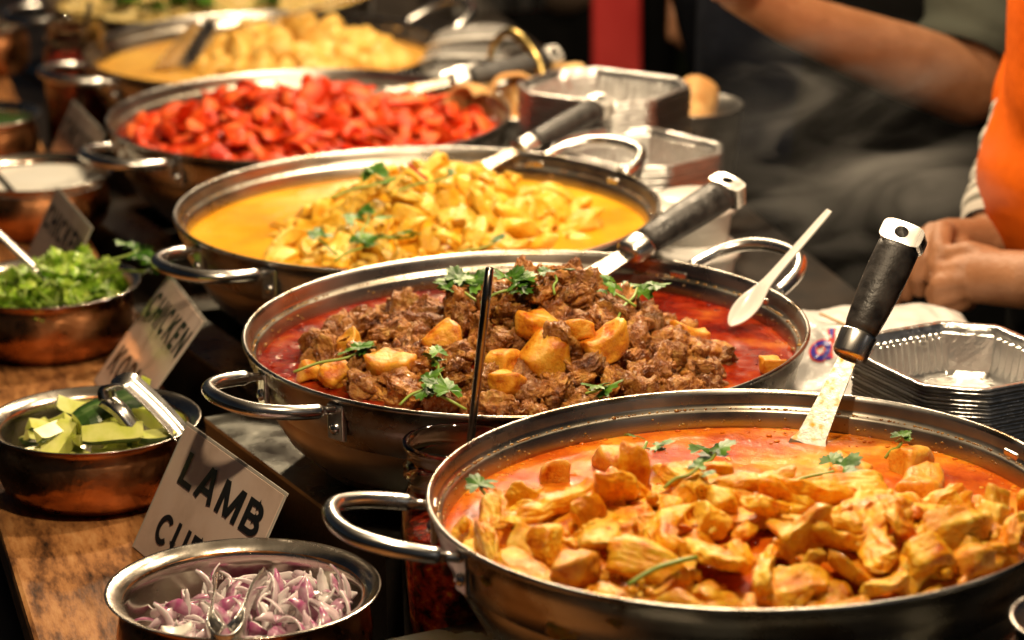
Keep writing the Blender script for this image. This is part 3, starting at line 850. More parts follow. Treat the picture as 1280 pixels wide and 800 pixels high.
# ------------------------------------------------------------------ spatulas
def spatula(P, E, label, ferr, blade_w=.030, grip_r=.0125, face=(0, -1, .2), grip_len=.105, bend=(0, -.02, -.02)):
    """turner from sauce point P up to end cap E"""
    P, E = Vector(P), Vector(E)
    ax = (E-P).normalized()
    L = (E-P).length
    fz = Vector(face); fz = (fz-ax*fz.dot(ax)).normalized()      # flat side faces fz
    root = empty('spatula', P, label, 'spatula', 'spatulas in the pans')
    side = fz.cross(ax)
    B = Matrix(((side.x, fz.x, ax.x, 0), (side.y, fz.y, ax.y, 0), (side.z, fz.z, ax.z, 0), (0, 0, 0, 1)))
    root.matrix_world = Matrix.Translation(P) @ B
    # local: z along the handle, y out of the flat side
    zf = L*ferr
    mb = MB()
    pts = [(-.055, -.012, .040), (-.03, -.006, .038), (-.004, 0, .032), (0.004, 0, .8*blade_w), (zf*.5, 0, .62*blade_w), (zf, 0, .5*blade_w)]
    vs, fs = [], []
    for (zz, yy, w) in pts:
        for (sx, sy) in ((-1, -1), (1, -1), (1, 1), (-1, 1)):
            vs.append((sx*w/2, yy+sy*.0011, zz))
    for k in range(len(pts)-1):
        for c in range(4):
            fs.append((k*4+c, k*4+(c+1) % 4, k*4+4+(c+1) % 4, k*4+4+c))
    fs += [(3, 2, 1, 0), tuple(len(pts)*4-4+c for c in range(4))]
    mb.add(vs, fs)
    obj('blade', mb.me('blade', False), M['smeared'], root)
    g = grip_r
    def ell(z_, r_): return (z_, r_)
    def rings(lst, ky=.72, n=28):
        vs, fs = [], []
        for (zz, rr) in lst:
            for k in range(n):
                a = 2*math.pi*k/n
                c_, s_ = math.cos(a), math.sin(a)
                vs.append((rr*c_, rr*ky*s_, zz))
        for i in range(len(lst)-1):
            for k in range(n): fs.append((i*n+k, i*n+(k+1) % n, (i+1)*n+(k+1) % n, (i+1)*n+k))
        fs.append(tuple(range(n))[::-1]); fs.append(tuple((len(lst)-1)*n+k for k in range(n)))
        return vs, fs
    fl = .021
    mb = MB(); mb.add(*rings([(zf-.002, g*.72), (zf, g*.86), (zf+.002, g*.92), (zf+fl-.002, g*.97), (zf+fl, g*.95)]))
    obj('ferrule', mb.me('ferrule'), M['satin'], root)
    z0, z1 = zf+fl+.0004, L-.016
    lst = []
    for k in range(13):
        t = k/12
        lst.append((z0+(z1-z0)*t, g*(.86+.10*math.sin(t*3.1)+.22*t)))
    lst[0] = (z0, g*.80)
    mb = MB(); mb.add(*rings(lst, .76))
    obj('grip', mb.me('grip'), M['grip'], root)
    # end cap with hanging hole: outline ring around a hole, two faces
    cw, ch = g*1.12, .019
    out, inn = [], []
    N = 32
    for k in range(N):
        a = 2*math.pi*k/N
        c_, s_ = math.cos(a), math.sin(a)
        q = (abs(c_)**4.5+abs(s_)**4.5)**(-1/4.5)
        out.append((cw*c_*q, ch/2*s_*q)); inn.append((.0060*c_, .0052*s_))
    vs, fs = [], []
    d = g*.72
    for (yy, sh) in ((-d, 0), (d, 0)):
        for (ox, oz) in out: vs.append((ox, yy*(1-.14*(ox/cw)**2), z1+ch/2+oz))
        for (ox, oz) in inn: vs.append((ox, yy, z1+ch/2+oz))
    for k in range(N):
        j = (k+1) % N
        fs.append((k, j, N+j, N+k)); fs.append((2*N+k, 3*N+k, 3*N+j, 2*N+j))
        fs.append((k, 2*N+k, 2*N+j, j)); fs.append((N+k, N+j, 3*N+j, 3*N+k))
    mb = MB(); mb.add(vs, fs)
    mb.m = [1 if k % 4 == 3 else 0 for k in range(len(mb.f))]  # hole walls use the black: shade inside the hole put in as colour
    me = mb.me('end_cap')
    for p_ in me.polygons: p_.use_smooth = False
    obj('end_cap', me, [M['satin'], M['grip']], root)
    return root
spatula(at(1013, 551, .014), aty(1133, 288, 2.60), 'black handled spatula standing in the front chicken curry', .40, grip_r=.0165, blade_w=.030, face=(-.22, -.77, .60))
spatula(at(706, 366, .012), aty(915, 235, 3.10), 'black handled spatula leaning out of the lamb curry', .37, grip_r=.0172, face=(-.3, -.55, .9), blade_w=.036)
spatula(at(597, 213, -.005), aty(756, 130, 3.62), 'black handled spatula leaning out of the yellow korma', .32, grip_r=.0145, face=(-.3, -.5, .9), blade_w=.026)
spatula(at(490, 118, -.02), aty(698, 72, 4.02), 'black handled spatula lying over the rim of the red strips pan', .36, grip_r=.0145, face=(-.2, -.6, .9), blade_w=.026)

# serving spoon in the creamy pan: dark blade, long steel stem
P, E = at(235, 68, -.05), at(470, -8, .03)
root = empty('serving_spoon', P, 'steel serving spoon with long stem, standing in the creamy sauce pan', 'spoon')
d1 = E-P
mid = P + Vector((.055, -.01, .035))
path = catmull([Vector((.03, 0, .01)), mid-P, (mid-P)*.4+d1*.6, d1], 8)
obj('stem', mesh('stem', *tube(path, .005, 10, flat=.5)), M['polished'], root)
vs, fs = [], []
for j in range(9):
    for i in range(9):
        u, v = i/8-.5, j/8-.5
        w = .058*(1-.35*(v+.5))
        vs.append(Vector((u*w*1.0 + v*.05, .012*math.cos(u*3)-.01, v*.07+.012-.01*u*u)))
fs = [(j*9+i, j*9+i+1, (j+1)*9+i+1, (j+1)*9+i) for j in range(8) for i in range(8)]
bl = obj('bowl', mesh('bowl', vs, fs), M['satin'], root)
sm = bl.modifiers.new('solid', 'SOLIDIFY'); sm.thickness = .0015

# white plastic spoon in the lamb pan
P = at(922, 395, .012); E = aty(1037, 262, 2.93)
ax = (E-P).normalized(); fz = Vector((-.3, -.6, .8)); fz = (fz-ax*fz.dot(ax)).normalized(); sd = fz.cross(ax)
root = empty('plastic_spoon', P, 'white plastic spoon stuck in the lamb curry', 'spoon')
root.matrix_world = Matrix(((sd.x, fz.x, ax.x, P.x), (sd.y, fz.y, ax.y, P.y), (sd.z, fz.z, ax.z, P.z), (0, 0, 0, 1)))
L = (E-P).length
st = [(-.012, .002, -.002), (-.004, .0092, -.004), (.008, .0125, -.005), (.02, .0122, -.004), (.03, .0092, -.002), (.04, .0062, 0), (.05, .0048, .0005), (L*.7, .0040, .001), (L-.003, .0036, .001), (L, .0026, .001)]
vs, fs = [], []
NU = 9
for (zz, w, dp) in st:
    for k in range(NU):
        u = k/(NU-1)*2-1
        vs.append(Vector((u*w, (dp*(1-u*u) if dp < 0 else -dp*1.5*(1-u*u))+.0, zz)))
fs = [(j*NU+k, j*NU+k+1, (j+1)*NU+k+1, (j+1)*NU+k) for j in range(len(st)-1) for k in range(NU-1)]
me = mesh('spoon', vs, fs)
o = obj('spoon_body', me, M['white_plastic'], root)
sm = o.modifiers.new('solid', 'SOLIDIFY'); sm.thickness = .0022; sm.offset = 0
sm = o.modifiers.new('sub', 'SUBSURF'); sm.levels = sm.render_levels = 2

# ------------------------------------------------------------------ copper bowls
def copper_bowl(c, rim_r, h, label, rz=0):
    """c: centre of the base on the board"""
    root = empty('copper_bowl', c, label, 'bowl', 'copper bowls on the wooden board')
    r_ = rim_r
    P = [(0, 0), (.62*r_, .0), (.76*r_, .004), (.87*r_, .014), (.925*r_, .026), (.93*r_, .036), (.90*r_, h*.74), (.862*r_, h*.84), (.87*r_, h*.90), (.93*r_, h*.955), (.985*r_, h*.985)]
    body = mesh('body', *lathe(P, 128))
    for v in body.vertices:
        n_ = noise.noise(Vector(v.co)*60)*.0007
        q = Vector((v.co.x, v.co.y, 0))
        if q.length > .02: v.co += q.normalized()*n_
    obj('body', body, M['copper'], root)
    q = [(.985*r_, h*.985), (.997*r_, h*.987), (1.0*r_, h*.993), (.994*r_, h*1.0), (.975*r_, h*.995), (.93*r_, h*.97), (.88*r_, h*.915), (.855*r_, h*.86), (.875*r_, h*.74), (.9*r_, .034), (.84*r_, .016), (.7*r_, .007), (0, .005)]
    obj('lining', mesh('lining', *lathe(q, 128)), M['satin_tin'], root)
    return root
M['satin_tin'] = mat('tinned_lining', (.62, .57, .5), .22, 1, cols=[(.5, .45, .38), (.66, .61, .54)], nscale=18, rvar=.08, bump=.0003, bscale=60, bdet=3)
BH = .072
ob = at(304, 733, CZ+BH); on_c = Vector((ob.x, ob.y, CZ))
cb = at(117, 523, CZ+BH); cu_c = Vector((cb.x, cb.y, CZ))
hb = at(58, 352, CZ+BH); he_c = Vector((hb.x, hb.y, CZ))
yb = at(44, 214, CZ+BH); yo_c = Vector((yb.x, yb.y, CZ))
sb = at(-22, 142, CZ+BH); sm_c = Vector((sb.x, sb.y, CZ))
copper_bowl(on_c, .110, BH, 'copper bowl of sliced red onion, nearest on the board')
copper_bowl(cu_c, .099, BH, 'copper bowl of cucumber pieces behind the lamb sign')
copper_bowl(he_c, .099, BH, 'copper bowl of chopped green herbs')
copper_bowl(yo_c, .094, BH, 'copper bowl of white yogurt')
copper_bowl(sm_c, .075, BH, 'copper bowl with dark green contents at the far left edge')
fb = at(-5, 30, CZ+BH)
copper_bowl(Vector((fb.x, fb.y, CZ)), .05, BH, 'small bowl at the far top left corner of the board')
# steel bowl peeking in at the bottom right corner
pb = aty(1374, 772, 2.075)
ph_ = pb.z-TZ
rb = empty('steel_pot', (pb.x, pb.y, TZ), 'steel pot edge at the bottom right corner beside the front pan', 'pot')
obj('body', mesh('body', *lathe([(0, 0), (.052, 0), (.057, .006), (.057, ph_-.004), (.0605, ph_-.002), (.061, ph_), (.058, ph_), (.0555, ph_-.004), (.0545, .010), (0, .008)], 72)), M['satin'], rb)
tag(obj('curry_sauce', mesh('disc', *lathe([(.0548, ph_-.03), (.03, ph_-.028), (0, ph_-.027)], 40)), M['sauce_front'], None, (pb.x, pb.y, TZ)), 'orange sauce inside the corner steel pot', 'sauce')

# onion slices
def onion_slice(seed):
    r = random.Random(seed)
    Rr = r.uniform(.016, .030); arc = r.uniform(1.0, 2.4); w = r.uniform(.0026, .0066); th = r.uniform(.0006, .0012)
    n = 14
    vs, fs, sk = [], [], []
    for i in range(n+1):
        t = i/n
        a = -arc/2+arc*t
        tp = max(.12, (1-abs(2*t-1)**2.5))
        lift = r.uniform(-.0005, .0005)+.004*math.sin(t*3+seed)
        for (rr, zz, s) in ((Rr-th, -w*tp, 0), (Rr+th, -w*tp, 1), (Rr+th, w*tp, 1), (Rr-th, w*tp, 0)):
            vs.append(Vector((rr*math.cos(a)-Rr*.7, rr*math.sin(a), zz+lift))); sk.append(s)
    for i in range(n):
        for c in range(4): fs.append((i*4+c, i*4+(c+1) % 4, i*4+4+(c+1) % 4, i*4+4+c))
    fs += [(3, 2, 1, 0), tuple(n*4+c for c in range(4))]
    me = mesh('slice', vs, fs)
    at_ = me.attributes.new('skin', 'FLOAT', 'POINT')
    at_.data.foreach_set('value', [s*r.uniform(.75, 1.0) if seed % 3 else s*.7 for s in sk])
    return me
ON = [onion_slice(k) for k in range(14)]
r = random.Random(21)
for k in range(170):
    a, q = r.uniform(0, 6.28), math.sqrt(r.random())*.082
    dx, dy = q*math.cos(a), q*math.sin(a)
    zz = .032+.026*math.exp(-((dx-.01)/.07)**2-((dy)/.07)**2)*r.uniform(.55, 1.15) + (.010 if dx > .04 else 0)
    place(r.choice(ON), 'onion_slice', on_c + Vector((dx, dy, zz)), (r.gauss(0, .7), r.gauss(0, .7), r.uniform(0, 6.28)), r.uniform(.8, 1.25),
          'thin curved slice of red onion in the copper bowl', 'onion', 'red onion slices in the bowl', M['onion'])
for k in range(14):
    a = r.uniform(-.7, .7)
    place(r.choice(ON), 'onion_slice', on_c + Vector((.075*math.cos(a), .075*math.sin(a), .045)), (1.57+r.gauss(0, .3), r.gauss(0, .5), a+r.uniform(-.5, .5)), r.uniform(.9, 1.3),
          'thin curved slice of red onion in the copper bowl', 'onion', 'red onion slices in the bowl', M['onion'])
chunkm = poly_chunk(77, (.012, .009, .005), 3, 8, 9, .04)
place(chunkm, 'onion_chunk', on_c + Vector((-.050, -.045, .050)), (.2, .1, .5), 1, 'thick white onion chunk at the near left of the onion bowl', 'onion', None, M['yogurt'])

# tongs
def tongs(o, ang, label, L=.13, open_=.03, pitch=.0, kind='onion'):
    root = empty('tongs', o, label, 'tongs')
    root.rotation_euler = (0, pitch, ang)
    # local +x: from the bow (spring end) to the jaws
    for s in (-1, 1):
        pts = [(0, 0, 0), (.006, s*.007, .002), (.02, s*.010, .003), (L*.55, s*open_*.40, .001), (L, s*open_*.5, -.006)]
        path = catmull(pts, 6)
        n = len(path)
        wd = [.0085 if i < n*.5 else .0085-.003*(i-n*.5)/(n*.5) for i in range(n)]
        vs, fs = [], []
        for i, p in enumerate(path):
            for (yy, zz) in ((-.0006, -1), (.0006, -1), (.0006, 1), (-.0006, 1)):
                vs.append(Vector((p.x, p.y+yy+s*.0006, p.z+zz*wd[i])))
        for i in range(n-1):
            for c in range(4): fs.append((i*4+c, i*4+(c+1) % 4, i*4+4+(c+1) % 4, i*4+4+c))
        fs += [(3, 2, 1, 0), tuple((n-1)*4+c for c in range(4))]
        arm = obj('arm', mesh('arm', vs, fs), M['polished'], root)
        mb = MB()
        for k in range(7):
            mb.add(*xf(rbox(.0016, .004, .0022, 0), Matrix.Translation((L-.001, s*open_*.5-s*.002, -.006-.006+k*.002))))
        obj('teeth', mb.me('teeth', False), M['polished'], arm)
    mb = MB(); mb.add(*tube(catmull([(.012, -.0105, .002), (-.004, -.008, .001), (-.009, 0, 0), (-.004, .008, .001), (.012, .0105, .002)], 6), .0085, 10, flat=.12, upv=(1, 0, 0)))
    return root
root = empty('tongs', at(284, 772, CZ+BH+.003), 'small steel tongs resting in the bowl of red onion', 'tongs')
b0 = at(284, 778, CZ+BH+.004)-root.location
j1, j2 = at(270, 722, CZ+BH-.012)-root.location, at(332, 716, CZ+BH-.010)-root.location
for (j, sg) in ((j1, -1), (j2, 1)):
    pts = [b0+Vector((sg*.004, -.012, -.003)), b0+Vector((sg*.012, 0, .004)), b0*.55+j*.45+Vector((sg*.006, 0, .006)), j]
    path = catmull(pts, 8)
    arm = obj('arm', mesh('arm', *tube(path, [.0075-.0022*i/len(path) for i in range(len(path))], 12, flat=.22, upv=(sg, -.15, .5))), M['polished'], root)
    mb = MB()
    for k in range(6):
        mb.add(*xf(rbox(.0011, .0030, .0036, .0003), Matrix.Translation(j+Vector((-.005+k*.002, .001, 0)))))
    obj('teeth', mb.me('teeth', False), M['polished'], arm)
mb = MB(); mb.add(*tube(catmull([b0+Vector((-.013, .004, .004)), b0+Vector((-.0135, -.010, -.002)), b0+Vector((-.006, -.020, -.008)), b0+Vector((.006, -.020, -.008)), b0+Vector((.0135, -.010, -.002)), b0+Vector((.013, .004, .004))], 6), .011, 12, flat=.14, upv=(1, 0, .01)))
obj('bow', mb.me('bow'), M['polished'], root)

# steel tongs in the cucumber bowl: broad folded strap
root = empty('tongs', at(165, 500, CZ+BH), 'broad bent steel tongs hooked over the cucumber bowl', 'tongs')
o0 = root.location.copy()
def strap(pts, wid, name):
    P = catmull([p-o0 for p in pts], 8)
    n = len(P)
    vs, fs = [], []
    for i, p in enumerate(P):
        t_ = (P[min(i+1, n-1)]-P[max(i-1, 0)]).normalized()
        sd = Vector((.42, .90, .1)); sd = (sd-t_*sd.dot(t_)).normalized()
        nn = t_.cross(sd)
        for (a, b) in ((-1, -.003), (-.62, .0026), (0, .0046), (.62, .0026), (1, -.003), (.58, .0012), (0, .0031), (-.58, .0012)):
            vs.append(p+sd*a*wid*.5+nn*b)
    for i in range(n-1):
        for c in range(8): fs.append((i*8+c, i*8+(c+1) % 8, i*8+8+(c+1) % 8, i*8+8+c))
    fs += [tuple(range(8))[::-1], tuple((n-1)*8+c for c in range(8))]
    return obj(name, mesh(name, vs, fs), M['polished'], root)
top = at(150, 482, CZ+BH+.040)
strap([at(232, 552, CZ+BH-.006), at(205, 520, CZ+BH+.014), at(172, 488, CZ+BH+.036), top+Vector((.004, 0, .004)), top+Vector((-.010, 0, -.001)), top+Vector((-.010, -.002, -.012))], .026, 'arm')
strap([top+Vector((-.011, -.002, -.0125)), at(152, 512, CZ+BH+.022), at(168, 532, CZ+BH+.008), at(186, 546, CZ+BH-.004)], .022, 'arm')

# cucumber pieces
def cuc(seed, Rr, ang, L, inner=.0):
    r = random.Random(seed)
    n, k = 10, 12
    vs, fs, mi = [], [], []
    for i in range(n+1):
        t = i/n
        x_ = (t-.5)*L
        e = 1-.15*(abs(2*t-1)**4)
        ring = [(inner*Rr, 0.0)] if True else []
        for j in range(k+1):
            a = -ang/2+ang*j/k
            ring.append((Rr*e*math.cos(a), Rr*e*math.sin(a)))
        for (a, b) in ring:
            vs.append(Vector((x_+.002*noise.noise(Vector((a*100, b*100, seed))), b, a-Rr*.6+.003*math.sin(t*2.5+seed))))
    m_ = k+2
    for i in range(n):
        for j in range(m_):
            fs.append((i*m_+j, i*m_+(j+1) % m_, (i+1)*m_+(j+1) % m_, (i+1)*m_+j))
            mi.append(1 if 1 <= j <= k else 0)
    fs += [tuple(range(m_))[::-1], tuple(n*m_+j for j in range(m_))]; mi += [0, 0]
    me = mesh('piece', vs, fs, False)
    me.materials.append(M['cuc_flesh']); me.materials.append(M['cuc_skin'])
    me.polygons.foreach_set('material_index', mi)
    return me
CU = [cuc(k, .026, (.75, 1.5, .62, .95)[k % 4], (.055, .075, .048, .062, .04)[k % 5], .15) for k in range(8)]
BZ = CZ+BH
cz = [(142, 512, 1, .012, (.25, -.22, .50), 1.15, 'long cucumber piece with striped green rind up, on top of the bowl'),
      (140, 545, 3, .002, (2.75, .05, .22), 1.05, 'pale cucumber baton at the near side of the bowl'),
      (62, 540, 2, .002, (2.4, .1, .9), .8, 'small cucumber wedge at the left of the bowl'),
      (195, 543, 0, .0, (2.3, 0, .5), .75, 'cucumber end piece beside the tongs'),
      (102, 522, 5, .002, (2.2, .5, 2.1), .8, 'upright cucumber chunk left of the long striped piece'),
      (185, 526, 4, .003, (3.4, .2, .3), 1.0, 'yellow green cucumber piece under the tongs'),
      (222, 528, 6, -.010, (2.0, .3, 1.5), .7, 'cucumber chunk at the right inside rim'),
      (92, 508, 7, .000, (2.9, .4, .2), .8, 'cucumber piece at the back of the bowl'),
      (178, 488, 2, .014, (2.6, -.9, .6), .6, 'thin cucumber slice sticking up behind the tongs')]
for (px, py, k, dz, rot, s, lab) in cz:
    place(CU[k], 'cucumber_piece', at(px, py, BZ+dz), rot, s*.85, lab, 'cucumber', 'cucumber pieces in the bowl', None)
r = random.Random(5)
for k in range(46):
    a, q = r.uniform(0, 6.28), math.sqrt(r.random())*.062
    place(r.choice(CU), 'cucumber_piece', cu_c + Vector((q*math.cos(a)+.01, q*math.sin(a), .046+r.uniform(0, .020))), (r.uniform(1.9, 4.0), r.gauss(0, .3), r.uniform(0, 6)), r.uniform(.5, .8),
          'pale cut cucumber piece heaped in the copper bowl', 'cucumber', 'cucumber pieces in the bowl', None)

# chopped herbs
mb = MB(); r = random.Random(8)
for k in range(520):
    a, q = r.uniform(0, 6.28), math.sqrt(r.random())*.074
    dx, dy = q*math.cos(a), q*math.sin(a)
    hz = .056+.036*math.exp(-((dx-.03)/.06)**2-((dy)/.08)**2)*r.uniform(.4, 1.1) + r.uniform(-.006, .004)
    Mx = Matrix.Translation((dx, dy, hz)) @ Euler((r.gauss(0, .7), r.gauss(0, .7), r.uniform(0, 6.28))).to_matrix().to_4x4()
    if k % 3 == 0:
        L = r.uniform(.008, .022)
        mb.add(*xf(tube([(-L, 0, 0), (0, .001, .002), (L, 0, 0)], r.uniform(.0012, .0022), 6), Mx), 1)
    else:
        s = r.uniform(.7, 1.7)
        mb.add([Mx @ (v.co*s) for v in r.choice(LEAF).vertices], [tuple(p.vertices) for p in LEAF[0].polygons])
vs, fs = lathe([(.09, .045), (.06, .052), (.02, .062), (0, .064)], 40)
mb.add(vs, fs)
o = obj('chopped_herbs', mb.me('chopped_herbs'), [M['herb'], M['stem']], None, he_c)
tag(o, 'bright green chopped coriander heaped in a copper bowl', 'herbs', kind='stuff')
q = at(178, 345, BZ+.02)
sprig(q, -.5, 5, 1.3, 'coriander sprig hanging over the right edge of the herb bowl', None, .05)
q = at(160, 325, BZ+.035)
sprig(q, .5, 4, 1.2, 'coriander sprig sticking up at the right of the herb bowl', None, .04)
# spoons in the bowls on the left
def rod_spoon(P, E, label, m, rad=.0045, flat=.45):
    root = empty('spoon', P, label, 'spoon')
    obj('handle', mesh('handle', *tube(catmull([Vector((0, 0, 0)), (E-P)*.5+Vector((0, 0, .003)), E-P], 6), rad, 10, flat=flat)), m, root)
    v, f = ICO[3]
    d = (E-P).normalized()
    Mx = frame(-d*.02, d, (0, 1, 0)) @ Matrix.Diagonal((.026, .017, .005, 1))
    obj('bowl', mesh('bowl', *xf((v, f), Mx)), m, root)
rod_spoon(at(54, 344, BZ+.012), at(-60, 245, BZ+.085), 'steel spoon handle leaning out of the herb bowl', M['satin'], .0065, .4)
rod_spoon(at(20, 245, BZ-.02), at(-30, 195, BZ+.05), 'dark spoon handle in the yogurt bowl', M['grip'], .005, .6)
tag(obj('yogurt', mesh('yogurt', *lathe([(.0845, .060), (.05, .0615), (0, .062)], 64)), M['yogurt'], None, yo_c), 'smooth white yogurt filling a copper bowl', 'yogurt')
tag(obj('green_chutney', mesh('chutney', *lathe([(.066, .055), (.03, .057), (0, .058)], 48)), mat('dark_green_chutney', (.03, .07, .012), .3, bump=.003, bscale=60), None, sm_c), 'dark green chutney in the bowl at the left edge', 'chutney')

# ------------------------------------------------------------------ jars of chilli
def jar(base, h, rad, label, fill, sp_label, Etop, sauce_label, m_spoon):
    root = empty('glass_jar', base, label, 'jar', 'glass jars of chilli')
    P = [(0, 0), (rad*.92, 0), (rad, .006), (rad, h*.70), (rad*.97, h*.77), (rad*.86, h*.83), (rad*.85, h*.86), (rad*.94, h*.875), (rad*.86, h*.89), (rad*.94, h*.91), (rad*.86, h*.925), (rad*.86, h*.965), (rad*.93, h*.98), (rad*.93, h), (rad*.84, h),
         (rad*.815, h*.97), (rad*.81, h*.84), (rad*.92, h*.765), (rad*.945, h*.70), (rad*.945, .012), (rad*.85, .008), (0, .008)]
    obj('glass', mesh('glass', *lathe(P, 64)), M['glass'], root)
    q = [(0, .009), (rad*.84, .009), (rad*.94, .013), (rad*.94, h*fill), (rad*.6, h*fill+.002), (0, h*fill+.003)]
    o = obj('chilli_sauce', mesh('chilli_sauce', *lathe(q, 48)), M['chilli'], None, base)
    tag(o, sauce_label, 'sauce')
    P0 = Vector(base)+Vector((-.012, -.008, .03))
    rt = empty('spoon', P0, sp_label, 'spoon')
    d = Vector(Etop)-P0
    obj('handle', mesh('handle', *tube([Vector((0, 0, 0)), d*.6, d*.92, d], [.004, .0062, .0072, .0062], 12, flat=.55)), m_spoon, rt)
    v, f = ICO[3]
    obj('bowl', mesh('bowl', *xf((v, f), Matrix.Diagonal((.014, .007, .02, 1)))), m_spoon, rt)
M['dark_steel'] = mat('dark_steel', (.22, .19, .17), .25, 1, cols=[(.15, .13, .115), (.28, .25, .22)], nscale=30, rvar=.08)
jar((-.047, 2.505, TZ+.001), .224, .047, 'glass jar of dark chilli oil between the two nearest pans', .66, 'long dark steel spoon standing in the near chilli jar', aty(612, 335, 2.52), 'dark red chilli flakes in oil, inside the near jar', M['dark_steel'])
jb = at(86, 98, TZ)
jar((-.598, 4.42, TZ+.001), .185, .046, 'glass jar of red chilli at the far left beside the creamy pan', .72, 'dark spoon handle in the far chilli jar', aty(112, 2, 4.42), 'red chilli sauce inside the far jar', M['grip'])

# ------------------------------------------------------------------ signs
def arc(cx, cy, rx, ry, a0, a1, n=12):
    return [(cx+rx*math.cos(math.radians(a0+(a1-a0)*k/n)), cy+ry*math.sin(math.radians(a0+(a1-a0)*k/n))) for k in range(n+1)]
# bold block capitals as stroke paths in a unit box (w x 1)
GLY = {'L': (.62, [[(.1, 1), (.1, 0)], [(.0, .095), (.62, .095)]]),
       'A': (.84, [[(.09, 0), (.40, 1.0)], [(.75, 0), (.44, 1.0)], [(.2, .30), (.64, .30)]]),
       'M': (.96, [[(.1, 0), (.1, 1)], [(.86, 0), (.86, 1)], [(.13, .98), (.48, .04)], [(.83, .98), (.48, .04)]]),
       'B': (.76, [[(.1, 0), (.1, 1)], [(.1, .905), (.38, .905)] + arc(.38, .71, .23, .195, 90, -90) + [(.1, .515)], [(.1, .515), (.40, .515)] + arc(.40, .305, .26, .21, 90, -90) + [(.1, .095)]]),
       'C': (.80, [arc(.42, .5, .32, .40, 42, 318, 24)]),
       'U': (.78, [[(.1, 1), (.1, .35)] + arc(.39, .35, .29, .255, 180, 360) + [(.68, 1)]]),
       'R': (.78, [[(.1, 0), (.1, 1)], [(.1, .905), (.40, .905)] + arc(.40, .69, .25, .215, 90, -90) + [(.1, .475)], [(.36, .475), (.68, 0)]]),
       'Y': (.80, [[(.08, 1), (.40, .45)], [(.72, 1), (.40, .45)], [(.40, .5), (.40, 0)]]),
       'H': (.78, [[(.1, 0), (.1, 1)], [(.68, 0), (.68, 1)], [(.1, .52), (.68, .52)]]),
       'I': (.24, [[(.12, 0), (.12, 1)]]),
       'K': (.80, [[(.1, 0), (.1, 1)], [(.68, 1), (.12, .42)], [(.32, .60), (.70, 0)]]),
       'E': (.66, [[(.1, 0), (.1, 1)], [(.1, .905), (.64, .905)], [(.1, .51), (.60, .51)], [(.1, .095), (.66, .095)]]),
       'N': (.78, [[(.1, 0), (.1, 1)], [(.68, 0), (.68, 1)], [(.12, .98), (.66, .02)]]),
       'O': (.88, [arc(.44, .5, .34, .405, 0, 360, 32)]),
       'd': (.66, [arc(.30, .30, .22, .24, 0, 360, 24), [(.55, 0), (.55, 1)]])}
def text_mesh(txt, size, bold=.19):
    vs, fs = [], []
    x = 0
    lvl = 0
    for chh in txt:
        w, strokes = GLY[chh]
        for st in strokes:
            lvl += 1
            z = .00025+.00002*(lvl % 5)
            n = len(st); b = len(vs)
            closed = (Vector(st[0])-Vector(st[-1])).length < 1e-4
            for k in range(n):
                p = Vector(st[k])
                a = Vector(st[k-1]) if k > 0 else (Vector(st[-2]) if closed else None)
                c = Vector(st[k+1]) if k < n-1 else (Vector(st[1]) if closed else None)
                d1 = (p-a).normalized() if a is not None else None
                d2 = (c-p).normalized() if c is not None else None
                d = ((d1 or d2)+(d2 or d1)).normalized()
                nn = Vector((-d.y, d.x))
                q = 1/max(.5, nn.dot(Vector((-(d1 or d2).y, (d1 or d2).x))))
                for e in (-1, 1):
                    v = p+nn*e*bold/2*q
                    vs.append(Vector(((x+v.x)*size, v.y*size, z)))
            for k in range(n-1): fs.append((b+2*k, b+2*k+2, b+2*k+3, b+2*k+1))
        x += w+.17
    return mesh('lettering', vs, fs, False)
def sign(TL, TR, BL, lines, label):
    """laminated card; TL, TR, BL corners. lines: (text, x, y, width, height) in card fractions from the top left"""
    TL, TR, BL = Vector(TL), Vector(TR), Vector(BL)
    X = (TR-TL); w = X.length; X.normalize()
    Y = (TL-BL); Y = Y-X*Y.dot(X); h = Y.length; Y.normalize()
    Mx = frame(BL, X, Y)
    root = empty('menu_card', BL, label, 'sign', 'laminated menu cards')
    root.matrix_world = Mx
    mb = MB()
    vs, fs = rbox(w, h, .0018, .0006, 1)
    mb.add(*xf((vs, fs), Matrix.Translation((w/2, h/2, -.001))))
    obj('card', mb.me('card', False), M['card'], root)
    mb = MB()
    for (cx, cy, sx, sy) in ((w/2, h+.0015, w+.008, .003), (-.0015, h/2, .003, h), (w+.0015, h/2, .003, h)):
        mb.add(*xf(rbox(sx, sy, .0012, .0003, 1), Matrix.Translation((cx, cy, -.001))))
    obj('laminate_edge', mb.me('laminate_edge', False), M['card_edge'], root)
    for (tx, x0, y0, tw, th) in lines:
        me = text_mesh(tx, .05)
        xs = [v.co.x for v in me.vertices]; ys = [v.co.y for v in me.vertices]
        sx, sy = tw*w/(max(xs)-min(xs)), th*h/(max(ys)-min(ys))
        mx, my = min(xs), max(ys)
        for v in me.vertices:
            v.co = Vector(((v.co.x-mx)*sx+x0*w, h-y0*h+(v.co.y-my)*sy, v.co.z+.0004))
        obj('lettering', me, M['ink_black'], root)
    return root
sign(at(220, 522, -.035), at(340, 608, -.035), at(166, 684, CZ+.001),
     [('LAMB', .13, .12, .80, .28), ('CURRY', .13, .60, .80, .27)], 'white laminated menu card reading LAMB CURRY')
TLk, TRk, BLk = at(212, 347, -.035), at(256, 404, -.035), at(117, 476, CZ+.001)
sign(TLk, TRk, BLk, [('CHICKEN', .05, .10, .93, .26), ('KORMA', .08, .60, .84, .26)], 'laminated menu card reading CHICKEN KORMA')
T3, U3 = at(66, 232, -.035), at(108, 281, -.035)
sign(T3, U3, T3-Vector((.045, .035, .106)), [('CHICKEN', .05, .10, .93, .27)], 'blurred menu card reading CHICKEN behind the herb bowl')
